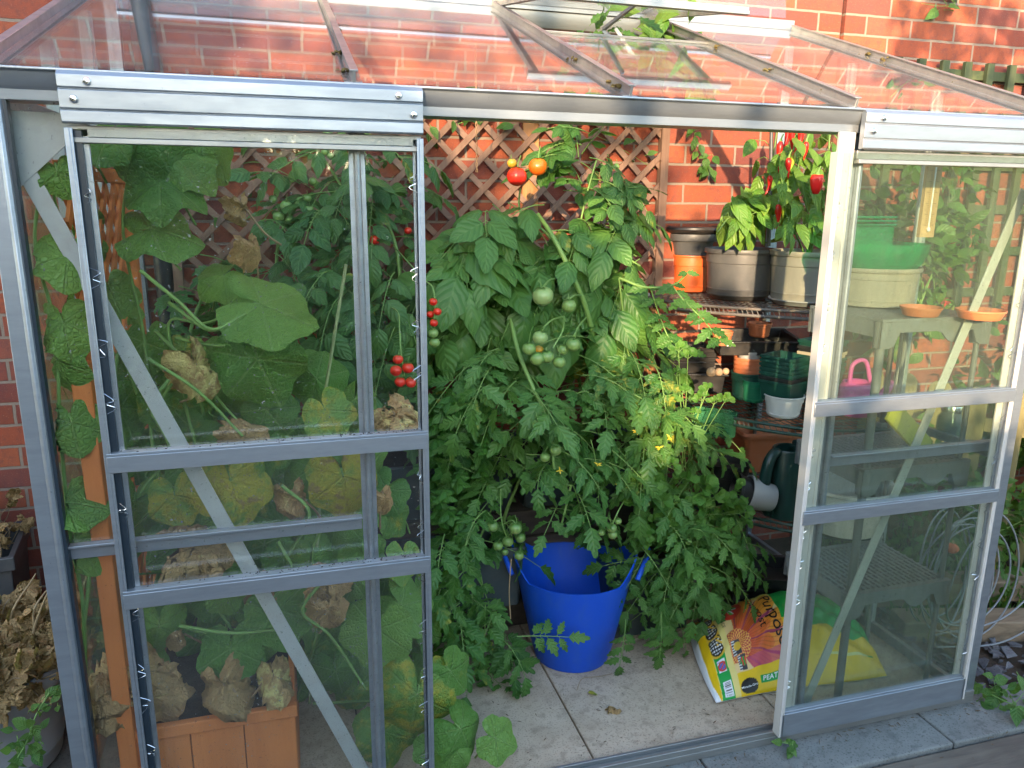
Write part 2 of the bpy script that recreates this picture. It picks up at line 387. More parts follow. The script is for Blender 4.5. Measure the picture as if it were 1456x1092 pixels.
        mx = t.n('ShaderNodeMixShader'); mx.inputs[0].default_value = trans; t.l(p.outputs[0], mx.inputs[1]); t.l(tl.outputs[0], mx.inputs[2])
        return t.done(mx)
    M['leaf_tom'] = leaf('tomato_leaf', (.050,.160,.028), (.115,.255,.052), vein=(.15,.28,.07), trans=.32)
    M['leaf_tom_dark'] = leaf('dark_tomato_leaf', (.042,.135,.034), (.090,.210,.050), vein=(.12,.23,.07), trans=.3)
    M['leaf_cuc'] = leaf('cucumber_leaf', (.105,.265,.045), (.23,.41,.085), vein=(.26,.42,.13), kind='palm', trans=.38, veinf=.55, bump=1.0)
    M['leaf_basil'] = leaf('basil_leaf', (.050,.17,.025), (.10,.25,.04), vein=(.10,.22,.05), rough=.32, veinf=.4)
    M['leaf_parsley'] = leaf('parsley_leaf', (.06,.19,.022), (.13,.28,.045), veinf=.25)
    M['leaf_pepper'] = leaf('pepper_leaf', (.10,.25,.03), (.22,.37,.06), vein=(.2,.3,.08), veinf=.4, trans=.35)
    M['leaf_wild'] = leaf('wild_leaf', (.045,.13,.022), (.11,.22,.04), veinf=.3)
    M['leaf_hedge'] = leaf('hedge_leaf', (.030,.075,.016), (.07,.12,.028), veinf=.2)
    M['leaf_dead'] = leaf('withered_leaf', (.70,.53,.27), (.56,.39,.18), cy=(.70,.58,.22), cd=(.44,.28,.12), vein=(.66,.54,.35), kind='palm', trans=.2, rough=.8, bump=.9)
    M['darkdirt'] = plastic('crumbs', (.10,.07,.04), .9, .8, (.2,.14,.08), 50)
    M['moss'] = plastic('moss', (.14,.11,.035), .9, .8, (.09,.055,.03), 60)
    t = NT('yellow_petals'); M['petal'] = t.done(t.bsdf((.7,.5,.03), .5))
    t = NT('red_petals'); M['petal_red'] = t.done(t.bsdf((.6,.03,.03), .5))
    t = NT('painted_print'); a = t.n('ShaderNodeAttribute', attribute_name='print').outputs['Color']; n = t.noise(t.geo(), 60, 3); 
    M['print'] = t.done(t.bsdf(a, .33, 0, .5, t.bump(n.outputs[0], .25, .004)))
    t = NT('black_ink'); M['ink'] = t.done(t.bsdf((.012,.011,.010), .4))
    t = NT('white_ink'); M['ink_white'] = t.done(t.bsdf((.8,.8,.78), .4))
mk_materials()
# ------------------------------------------------------------------ foliage
def blade(nr=11, w=lambda t: sin(pi*t**.8), width=.5, teeth=0, amp=.0, fold=.25, droop=.25, quilt=.02, cup=0.):
    """leaf outline along +y (0..1), x across, z up; five columns"""
    P = []; UV = []
    cols = (-1, -.5, 0, .5, 1)
    for i in range(nr):
        t = i/(nr-1); ww = max(w(t), 0)*width/2
        for c in cols:
            q = c*ww; y = t
            if teeth and abs(c) == 1 and 0 < i < nr-1:
                ph = (t*teeth) % 1.0; k = 1 - amp*(1-ph) if True else 1
                q *= k*1.08; y = t + amp*.10*ph
            z = abs(q)*fold*(1 if abs(c) < 1 else .85) - droop*t*t - cup*q*q*4 + (quilt*(1 if i % 2 else -1) if abs(c) == .5 else 0)
            P.append((q, y, z)); UV.append((c/2+.5, t))
    F = [(i*5+j, i*5+j+1, (i+1)*5+j+1, (i+1)*5+j) for i in range(nr-1) for j in range(4)]
    return np.array(P), np.array(F), np.array(UV)

def palm(nseg=56, rings=(.02,.25,.5,.75,1.0), notch=.42, lobe=.13, ntooth=22, droop=.18, ripple=.05, seed=0, crumple=0., curl=0.):
    """palmate cucumber leaf: stalk joins at the origin, tip along +y"""
    r_ = np.random.default_rng(seed); ph = r_.uniform(0, 6.28, 6)
    P = []; UV = []
    for k, rr in enumerate(rings):
        for j in range(nseg):
            th = -pi*.965 + 2*pi*.965*j/(nseg-1)         # 0 = tip
            a = abs(th)
            rad = float(np.interp(math.degrees(a), (0,8,32,54,62,92,113,122,150,166,175), (.735,.69,.57,.645,.635,.51,.565,.55,.50,.47,.40)))*(1+.035*sin(th*3+ph[0]))
            rad += (.022*((j*ntooth/nseg) % 1.0) if rr == 1 else 0)
            if a > pi*.86: rad *= 1 - notch*((a-pi*.86)/(pi*.105))
            x, y = rr*rad*sin(th), rr*rad*cos(th)
            z = -droop*(rr*rad)**2*1.6 + ripple*rr**2*sin(th*5+ph[1])*.6 + ripple*rr*sin(th*2+ph[2])*.6
            z += .035*rr*(abs(cos(th*2.5))-.5)*(-1)
            P.append((x, y, z)); UV.append((th/pi/2+.5, rr))
    P = np.array(P)
    if curl:
        # sides roll under towards the midrib
        x = P[:, 0].copy(); an = x*curl; P[:, 0] = np.sin(an)/curl; P[:, 2] -= (1-np.cos(an))/curl
    if crumple:
        q = P.copy()
        for s in range(5):
            kx = r_.normal(0, 8+6*s, 3); ph2 = r_.uniform(0, 6.28); q += r_.normal(0, crumple/(1+.5*s), 3)*np.sin(P@kx+ph2)[:, None]
        P = q
    n = nseg
    F = [(i*n+j, i*n+j+1, (i+1)*n+j+1, (i+1)*n+j) for i in range(len(rings)-1) for j in range(n-1)]
    return P, np.array(F), np.array(UV)

class Fol:
    """many leaves and twigs in one mesh: slot 0 leaf, slot 1 twig"""
    def __init__(s): s.V=[]; s.F=[]; s.UV=[]; s.R=[]; s.A=[]; s.M=[]; s.n=0
    def put(s, tpl, pos, along, normal, size, rnd, age=0., m=0, wid=1.0):
        P, F, UV = tpl
        d = unit(along); nn = np.asarray(normal, float); nn = nn - d*(nn@d)
        nn = unit(nn) if np.linalg.norm(nn) > 1e-3 else unit(np.cross(d, (1,.3,.2)))
        sd = np.cross(d, nn)
        Q = np.asarray(pos) + size*(P[:, 0:1]*sd*wid + P[:, 1:2]*d + P[:, 2:3]*nn)
        s.V.append(Q); s.F.append(F+s.n); s.UV.append(UV); k = len(P)
        s.R.append(np.full(k, rnd)); s.A.append(np.full(k, age)); s.M.append(np.full(len(F), m)); s.n += k
    def twig(s, pts, r0, r1=None, n=5, m=1):
        r1 = r0 if r1 is None else r1; k = len(pts); b = MB(); b.tube(pts, list(np.linspace(r0, r1, k)), n, caps=False)
        V = np.array(b.v); F = np.array(b.f)
        s.V.append(V); s.F.append(F+s.n); s.UV.append(np.zeros((len(V), 2))); s.R.append(np.full(len(V), rng.random())); s.A.append(np.zeros(len(V)))
        s.M.append(np.full(len(F), m)); s.n += len(V)
    def build(s, name, mats, parent=None, floor=None, xmin=None):
        V = np.concatenate(s.V); F = np.concatenate(s.F); UV = np.concatenate(s.UV); Rr = np.concatenate(s.R); A = np.concatenate(s.A); Mi = np.concatenate(s.M)
        if floor is not None: V[:, 2] = np.maximum(V[:, 2], floor + .004*np.sin(V[:, 0]*90)**2)
        if xmin is not None: V[:, 0] = np.where(V[:, 0] < xmin, xmin+.012*np.abs(np.sin(V[:, 1]*40+V[:, 2]*30)), V[:, 0])
        me = bpy.data.meshes.new(name); me.vertices.add(len(V)); me.vertices.foreach_set('co', V.ravel().astype(np.float32))
        me.loops.add(F.size); me.loops.foreach_set('vertex_index', F.ravel().astype(np.int32))
        me.polygons.add(len(F)); me.polygons.foreach_set('loop_start', np.arange(0, F.size, 4, dtype=np.int32))
        me.polygons.foreach_set('material_index', Mi.astype(np.int32))
        me.update(calc_edges=True)
        L = me.uv_layers.new(name='UVMap'); L.data.foreach_set('uv', UV[F.ravel()].ravel().astype(np.float32))
        for nm, arr in (('rnd', Rr), ('age', A)):
            at_ = me.attributes.new(nm, 'FLOAT', 'POINT'); at_.data.foreach_set('value', arr.astype(np.float32))
        for m in mats: me.materials.append(m)
        me.shade_smooth(); me.validate()
        o = bpy.data.objects.new(name, me); COL.objects.link(o)
        if parent is not None: o.parent = parent
        return o

def rv(s=1.): return rng.normal(0, s, 3)
_ov = lambda t: (sin(pi*t**.72))**.85
TL = [blade(17, _ov, .66, 4, .50, .22, d, .012) for d in (.10, .28, .5)]               # toothed tomato leaflet
TB = [blade(10, _ov, .66, 3, .16, .18, d, .022, c) for d, c in ((.15,.1), (.35,.3), (.6,.5))]   # broad tomato leaflet
TP = [blade(9, lambda t: (sin(pi*t**.8))**.9, .52, 0, 0, .2, d, .006) for d in (.15, .4, .7)]   # pepper
TBA = [blade(8, lambda t: (sin(pi*t**.8))**.75, .62, 0, 0, -.25, d, .012, .5) for d in (.2, .5)]  # basil, domed
TW = [blade(7, lambda t: sin(pi*t**.75), .6, 0, 0, .2, d, .0) for d in (.1, .35)]
TPA = [blade(6, lambda t: (t**.8)*(1.25-t)*2.2 if t < 1 else .25, .95, 3, .4, .15, d, .0) for d in (.1, .4)]   # parsley lobe
PC = [palm(seed=i, droop=d, ripple=r) for i, (d, r) in enumerate([(.2,.09), (.4,.12), (.7,.13), (.3,.15)])]
PF = [palm(44, (.02,.35,.7,1.0), seed=10+i, droop=.2+.25*i, ripple=.08) for i in range(3)]
PD = [palm(60, (.02,.15,.3,.45,.6,.75,.9,1.0), seed=20+i, droop=.4, ripple=.18, crumple=.045, curl=1.5+.55*i) for i in range(5)]

def compound(fo, base, d, L, tpl=TL, up=(0,0,1), droop=.45, pairs=3, tilt=.25, rnd=None, age=0., size=1., small=True, twr=.0022):
    """one pinnate tomato leaf: stalk with pairs of leaflets and an end leaflet"""
    d = unit(d); up = np.array(up, float); base = np.array(base, float)
    rnd = rng.random() if rnd is None else rnd
    sd0 = unit(np.cross(d, up) + rv(.08)); bend = rv(.08)
    pt = lambda t: base + d*L*t - up*droop*L*t*t + bend*L*t*t
    T = np.linspace(0, 1, 7); fo.twig([pt(t) for t in T], twr, twr*.5, 5)
    def tang(t): return unit(pt(min(t+.05, 1.05)) - pt(t-.05))
    spots = []
    for i in range(pairs):
        t = .34 + .60*i/max(pairs-.35, 1)
        for s in (-1, 1): spots.append((t + s*.02, s, (.40 - .05*abs(i-1))*size))
        if small and i < pairs-1:
            for s in (-1, 1):
                if rng.random() < .7: spots.append((t+.11, s, .15*size))
    for t, s, sz in spots:
        p = pt(t); tg = tang(t); sd = unit(np.cross(tg, up))
        a = unit(tg*(.55+.2*rng.random()) + sd*s*1.0 + rv(.12) - up*.12)
        nr = unit(np.cross(sd, tg)); nr = nr if nr@up > 0 else -nr
        q = p + a*L*.045
        fo.twig([p, q], twr*.7, twr*.5, 4)
        fo.put(tpl[rng.integers(len(tpl))], q, a, nr + rv(tilt), L*sz*rng.uniform(.85, 1.15), min(max(rnd+rng.normal(0,.12),0),1), age+rng.uniform(-.1,.06), wid=rng.uniform(.85,1.1))
    p = pt(1.0); tg = tang(1.0); nr = np.cross(unit(np.cross(tg, up)), tg); nr = nr if nr@up > 0 else -nr
    fo.put(tpl[rng.integers(len(tpl))], p, tg + rv(.08), nr + rv(tilt), L*.44*size, rnd, age)

def in_poly(x, y, P):
    c = False; n = len(P)
    for i in range(n):
        x1, y1 = P[i]; x2, y2 = P[i-1]
        if (y1 > y) != (y2 > y) and x < (x2-x1)*(y-y1)/(y2-y1)+x1: c = not c
    return c
def spots(poly, ys, n):
    P = np.array(poly, float); lo, hi = P.min(0), P.max(0); out = []
    # even spread: best of a few candidates
    while len(out) < n:
        best = None
        for _ in range(8):
            while True:
                x, y = rng.uniform(lo, hi)
                if in_poly(x, y, poly): break
            dd = min([(x-a)**2+(y-b)**2 for a, b, _ in out], default=1e9)
            if best is None or dd > best[0]: best = (dd, x, y)
        out.append((best[1], best[2], 0))
    return [at(x, y, rng.uniform(*ys)) for x, y, _ in out]
def nearest_on(lines, p):
    bd = 1e9; bp = None
    for ln in lines:
        for q in ln:
            d = np.linalg.norm(np.array(q)-p)
            if d < bd: bd, bp = d, np.array(q)
    return bp
def dense(ln, k=8):
    ln = [np.array(p, float) for p in ln]; out = []
    for a, b in zip(ln[:-1], ln[1:]):
        for i in range(k): out.append(a+(b-a)*i/k)
    return out+[ln[-1]]
def curve(ctrl, k=8):
    """smooth line through points"""
    c = [np.array(p, float) for p in ctrl]; c = [2*c[0]-c[1]]+c+[2*c[-1]-c[-2]]; out = []
    for i in range(1, len(c)-2):
        for j in range(k):
            t = j/k; p0,p1,p2,p3 = c[i-1:i+3]
            out.append(.5*((2*p1)+(-p0+p2)*t+(2*p0-5*p1+4*p2-p3)*t*t+(-p0+3*p1-3*p2+p3)*t**3))
    return out+[c[-2]]

def bunch(fo, poly, ys, n, L, lines, tpl=TL, droop=(.3,.7), fwd=.5, **kw):
    for p in spots(poly, ys, n):
        s = nearest_on(lines, p); o = p - s; o[2] *= .5
        o = unit(o + np.array([0,-.02,0])) if np.linalg.norm(o) > .02 else unit(rv(1))
        d = unit(o*.8 + np.array([rng.normal(0,.45), -fwd*rng.uniform(.4,1.2), rng.normal(.05,.25)]))
        l = L*rng.uniform(.75, 1.2)
        up = unit(np.array([0,-.35,1.]) + rv(.15))
        b = p - d*l*.5 + np.array([0,0,1])*l*.12
        compound(fo, b, d, l, tpl, up, rng.uniform(*droop), pairs=int(rng.integers(2, 4)), age=rng.choice([0]*22+[.15,.25,.35]), **kw)

def tomato(parent, p, r, mat, name='tomato', ribs=5, rib=.03, squash=.92, calyx=True, ax=(0,0,1)):
    b = MB(); N = 10; prof = []
    for i in range(N+1):
        a = -pi/2 + pi*i/N; rr = r*cos(a); z = r*squash*sin(a)
        if a > pi*.30: z -= r*.16*((a-pi*.3)/(pi*.2))**2
        prof.append((max(rr, 0 if 0 < i < N else 1e-7), z))
    ph = rng.uniform(0, 6); tl = unit(np.array(ax)+rv(.15))
    b.lathe(prof, p, 22, 0, tl, lambda a, z: rib*cos(ribs*a+ph)*(.5+z/r*.5))
    o = b.build(name, mat, parent, 180)
    if calyx:
        f = Fol(); top = np.array(p)+tl*r*squash*.84
        for k in range(5):
            an = 2*pi*k/5+ph; d = np.array([cos(an), sin(an), .15]); d = unit(d + tl*.2)
            f.put(TW[1], top, d, tl, r*.95, .5, wid=.45)
        f.twig([top, top+tl*r*.5+rv(r*.1), top+tl*r*1.1+rv(r*.25)], r*.07, r*.06)
        f.build('calyx', [M['leaf_tom'], M['stem']], o)
    return o
# ------------------------------------------------------------------ the setting
def structure(name, b, mats, smooth=0): return tag(b.build(name, mats, None, smooth), kind='structure')
b = MB(); b.add([(-40,-40,-.035),(40,-40,-.035),(40,40,-.035),(-40,40,-.035)], [(0,1,2,3)]); structure('ground', b, M['soil'])
b = MB(); b.add([(-7,-9,-.031),(1.25,-9,-.031),(1.25,-.14,-.031),(-.3,-.14,-.031),(-.3,1.29,-.031),(-7,1.29,-.031)], [(0,1,2,3,4,5)]); structure('garden_paving', b, M['paving'])
def slabs():
    b = MB(); xs = [-.52,.122,.762,1.404,2.05]; ys = [.06,.62,1.25]
    for i in range(4):
        for j in range(2):
            b.box((xs[i]+.003, ys[j]+.003, -.03), (xs[i+1]-.003, ys[j+1]-.003, -.002+.002*((i+j) % 2)))
    o = b.build('paving_slabs', M['slab'], None, 0, .004); tag(o, kind='structure')
slabs()
b = MB()
for x0, x1 in ((-.6,.30),(.306,1.06),(1.066,1.83),(1.836,2.9)): b.box((x0,-.135,-.034),(x1,.052,-.010+.002*((x0*7) % 1)))
o = b.build('stone_edging', M['slate'], None, 0, .005); tag(o, kind='structure')
b = MB(); b.box((1.27,-.40,-.034),(3.0,-.145,-.016)); o = b.build('timber_sleeper', M['sleeper'], None, 0, .006)
tag(o, 'dark weathered timber sleeper lying in front of the stone edging', 'sleeper')

# house wall: red brick, a straight joint beside the greenhouse, one soldier course
t = thing('house_wall', 'red brick house wall the lean-to greenhouse is built against', 'wall')
b = MB(); b.box((-7,D,-.1),(2.288,D+.22,5.2)); b.build('brick_face', M['brick'], t, 0)
b = MB(); b.box((2.306,D-.004,-.1),(9,D+.22,5.2)); b.build('brick_face', M['brick'], t, 0)
b = MB(); b.box((2.2881,D+.02,-.1),(2.3059,D+.2,5.2)); b.build('movement_joint', M['black'], t, 0)
b = MB(); b.box((-.34,D-.003,1.80),(1.02,D+.01,1.985)); o = b.build('soldier_course', M['brick_soldier'], t, 0)

b = MB(); b.tube([(-.425,D-.034,.1),(-.425,D-.034,4.5)], .030, 16); o = b.build('dark_wall_strip', M['black'], None, 40)  # plain dark tube standing for a dark upright band on the wall
tag(o, 'dark vertical pipe on the brick wall beside the lattice frame', 'strip')

# ------------------------------------------------------------------ greenhouse
gh = thing('greenhouse', 'lean-to aluminium greenhouse with two sliding doors and open roof vent', 'greenhouse')
A = M['alu']
def part(name, fn, mat=None, parent=gh, smooth=30, bevel=.0012):
    b = MB(); fn(b); return b.build(name, mat or A, parent, smooth, bevel)
FY = .035        # frame plane
# gutter: open channel with a rolled lip; profile across = towards the viewer, up
def gut(b):
    pr = [(-.045,-.062),(.018,-.062),(.020,-.030),(.030,-.012),(.036,.022),(.044,.026),(.044,.034),(.034,.036),(.028,.030),(.022,-.004),(.012,-.022),(.012,-.050),(-.045,-.050)]
    pr = [(a,c*.58) for a, c in pr]; b.prism(pr, (GL-.04,FY,ZG-.014), (GR+.03,FY,ZG-.014))
part('gutter', gut)
part('sill', lambda b: (b.box((GL-.02,FY-.028,-.008),(GR+.02,FY+.03,.016)), b.box((GL-.02,FY-.028,.016),(GR+.02,FY-.018,.034)), b.box((GL-.02,FY+.006,.016),(GR+.02,FY+.012,.030))), M['alu_dirty'])
def ridge(b):
    b.prism([(0,-.05),(.016,-.05),(.03,-.02),(.03,.005),(.014,.014),(.014,.05),(0,.05)], (GL-.02,D-.006,ZR), (GR+.02,D-.006,ZR))
part('ridge_bar', ridge, M['alu_dirty'])
# polycarbonate flashing above the ridge
b = MB(); b.add([(GL,D-.012,ZR+.058),(GR-.02,D-.012,ZR+.058),(GR-.02,D-.003,ZR+.135),(GL,D-.003,ZR+.135)], [(0,1,2,3)]); b.add([(GL,D-.015,ZR+.058),(GR-.02,D-.015,ZR+.058),(GR-.02,D-.006,ZR+.135),(GL,D-.006,ZR+.135)], [(3,2,1,0)])
b.build('flashing_strip', M['glass_roof'], gh, 0)
part('flashing_trim', lambda b: b.bar((GL,D-.006,ZR+.142),(GR-.02,D-.006,ZR+.142),.012,.012))
BX = [GL, .148, .765, 1.374, GR]
def rafter_at(x):
    p = np.array((x,FY-.005,ZG+.010)); q = np.array((x,D-.03,ZR+.004)); return p, q
for i, x in enumerate(BX):
    p, q = rafter_at(x)
    def raf(b, p=p, q=q, i=i):
        b.prism([(-.018,-.004),(.018,-.004),(.018,0.002),(.0035,.002),(.0035,.022),(.009,.022),(.009,.026),(-.009,.026),(-.009,.022),(-.0035,.022),(-.0035,.002),(-.018,.002)], p, q, up=(0,-.33,1))
        b.bar(p+np.array((0,.0,-.018)), q+np.array((0,0,-.018)), .012, .026, up=(0,-.33,1))
    part('rafter', raf, M['alu_dirty'] if i else A)
# moss and grit caught along the roof bars
for i, fs in ((1,(.06,.2,.45,.7,.9)),(2,(.05,.09,.28,.36,.52,.66)),(3,(.12,.3,.55)),(4,(.3,.55,.62))):
    p, q = rafter_at(BX[i])
    for f_ in fs:
        c = p+(q-p)*f_+np.array((rng.choice([-1,1])*.011,0,.006)); b = MB()
        for k in range(7):
            s_ = rng.uniform(.003,.008); o_ = rv(.007)*(1,1.6,.3)+(0,0,.002); b.lathe([(1e-6,-s_*.5),(s_,-s_*.2),(s_*.8,s_*.3),(1e-6,s_*.5)], c+o_, 7, 0, unit((0,.3,1)+rv(.4)))
        b.build('moss_clump', M['moss'], gh, 60)
# corner posts and glazing bars
for x in (GL, GR):
    s = 1 if x < 0 else -1
    part('corner_post', lambda b: (b.box((x-s*.022,FY-.022,-.005),(x+s*.018,FY-.012,ZG-.050)), b.box((x-s*.022,FY-.012,-.005),(x-s*.012,FY+.03,ZG-.050)),
        b.prism([(.004*cos(k)*2+.0,.008*sin(k)) for k in np.linspace(0,2*pi,9)[:-1]],(x+s*.012,FY-.018,0),(x+s*.012,FY-.018,ZG-.050),up=(1,0,0))))
    part('seal_dark_reflection', lambda b: b.box((x+s*.0185,FY-.018,.0),(x+s*.0265,FY+.002,ZG-.05)), M['seal_reflect'], smooth=0, bevel=0)
    part('wall_post', lambda b: b.box((x-.02,D-.03,0),(x+.02,D-.004,ZR-.05)))
    for z_, w_, h_ in ((ZG-.045,.02,.03),(.015,.02,.04),(.82,.016,.028)): part('end_rail', lambda b: b.bar((x,FY+.03,z_),(x,D-.03,z_),w_,h_))
    for y in (.46, .88): part('end_glazing_bar', lambda b: (b.box((x-.012,y-.016,.03),(x+.012,y+.016,ZG+(ZR-ZG)*(y/D)-.03)), b.box((x-.018,y-.004,.03),(x+.018,y+.004,ZG+(ZR-ZG)*(y/D)-.03))), M['alu_white'])
def gbar(x):
    part('glazing_bar', lambda b: (b.box((x-.017,FY-.004,.017),(x+.017,FY+.0,ZG-.050)), b.box((x-.006,FY,.017),(x+.006,FY+.026,ZG-.050)),
        b.prism([(.0075*cos(k),.0075*sin(k)) for k in np.linspace(0,2*pi,11)[:-1]],(x,FY-.009,.017),(x,FY-.009,ZG-.050),up=(1,0,0))))
gbar(.148); gbar(1.40)
part('cross_rail', lambda b: (b.box((GL+.02,FY+.002,.805),(.130,FY+.010,.840)), b.box((GL+.02,FY-.012,.834),(.130,FY+.002,.840))))
part('cross_rail', lambda b: (b.box((1.418,FY+.002,.842),(GR-.02,FY+.010,.877)), b.box((1.418,FY-.012,.871),(GR-.02,FY+.002,.877))))
part('brace', lambda b: (b.bar((GL+.0,FY+.034,1.68),(.115,FY+.034,.10),.034,.004,up=(0,-1,0))), M['alu_white'])
part('brace', lambda b: (b.bar((GR-.03,FY+.034,1.60),(1.455,FY+.034,.06),.030,.004,up=(0,-1,0)), b.bar((GR-.03,FY+.040,1.60),(1.455,FY+.040,.06),.004,.014,up=(0,-1,0))), M['alu_post'])
part('gusset', lambda b: b.add([(GL,FY+.030,1.715),(GL+.17,FY+.030,1.715),(GL,FY+.030,1.56),(GL,FY+.033,1.715),(GL+.17,FY+.033,1.715),(GL,FY+.033,1.56)], [(0,1,2)[::-1],(3,4,5),(0,1,4,3),(1,2,5,4),(2,0,3,5)]), M['alu_white'], bevel=0)
# roof panes and end panes
def slab_pane(name, c, nrm, mat, parent=gh, th=.003):
    c = np.array(c, float); n = unit(nrm)*th; k = len(c); b = MB()
    V = list(c)+list(c-n); F = [tuple(range(k)), tuple(range(k, 2*k))[::-1]]+[(i, k+i, k+(i+1) % k, (i+1) % k) for i in range(k)]
    b.add(V, F); return b.build(name, mat, parent, 0)
def roofpt(x, f): # f 0 gutter .. 1 ridge
    p, q = rafter_at(x); return p+(q-p)*f+np.array((0,0,.006))
VF = .60          # the vent takes the roof bay above this
for i in range(4):
    x0, x1 = BX[i]+.006, BX[i+1]-.006; f1 = VF if i == 2 else .985
    c = [roofpt(x0,0), roofpt(x1,0), roofpt(x1,f1), roofpt(x0,f1)]
    slab_pane('roof_pane', c, (0,-.33,1), M['glass_roof'])
part('vent_cill', lambda b: b.bar(roofpt(BX[2],VF)+np.array((0,0,.004)), roofpt(BX[3],VF)+np.array((0,0,.004)), .007,.008,up=(0,-.33,1)), M['alu_dirty'])
for x in (GL, GR):
    ys = [FY+.03,.46,.88,D-.03]
    for y0, y1 in zip(ys[:-1], ys[1:]):
        zt = lambda y: ZG+(ZR-ZG)*(y/D)-.012
        slab_pane('end_pane', [(x,y0,.03),(x,y1,.03),(x,y1,zt(y1)),(x,y0,zt(y0))], (1,0,0), M['glass_old'])
for x0, x1, z0, z1 in ((GL+.01,.146,.02,.81),(GL+.01,.146,.83,ZG-.050),(1.402,GR-.01,.02,.845),(1.402,GR-.01,.866,ZG-.050)):
    slab_pane('front_pane', [(x0,FY+.0045,z0),(x1,FY+.0045,z0),(x1,FY+.0045,z1),(x0,FY+.0045,z1)], (0,-1,0), M['glass_old'] if x0 > 1 else M['glass'])
# open vent, hinged at the ridge
vent = bpy.data.objects.new('roof_vent', None); COL.objects.link(vent); vent.parent = gh; vent['label'] = 'roof vent standing open on its opener arm'
def ventpt(x, f):
    h = np.array((x,D-.035,ZR+.012)); e = np.array((x,.68,2.150)); return h+(e-h)*f
x0, x1 = BX[2]+.008, BX[3]+.012
for p, q in ((ventpt(x0,0),ventpt(x0,1)),(ventpt(x1,0),ventpt(x1,1)),(ventpt(x0-.03,1),ventpt(x1+.07,1)),(ventpt(x0,0),ventpt(x1,0))):
    part('vent_frame_bar', lambda b: (b.bar(p,q,.020,.012), b.bar(p+np.array((0,0,.010)),q+np.array((0,0,.010)),.010,.016)), M['alu_dirty'], vent)
slab_pane('vent_pane', [ventpt(x0,0)+(0,0,.006),ventpt(x1,0)+(0,0,.006),ventpt(x1,1)+(0,0,.006),ventpt(x0,1)+(0,0,.006)], (0,-.1,1), M['glass_roof'], vent)
xm = (x0+x1)/2
vb = ventpt(xm,.93); vl = np.array((xm+.03,.80,2.02))
part('opener_arm', lambda b: (b.bar(vb,vb+(-.05,.13,-.05),.012,.010), b.bar(vb+(-.05,.13,-.05),vl+(-.03,0,0),.007,.012), b.bar(vb+(-.02,.10,-.05),vl+(.012,0,0),.007,.012), b.bar(vl+(-.045,0,0),vl+(.03,0,0),.012,.012),
     b.tube([vb+(-.05,.13,-.05),vl+(.02,-.01,-.01)],.004,8)), M['alu_dirty'], vent)
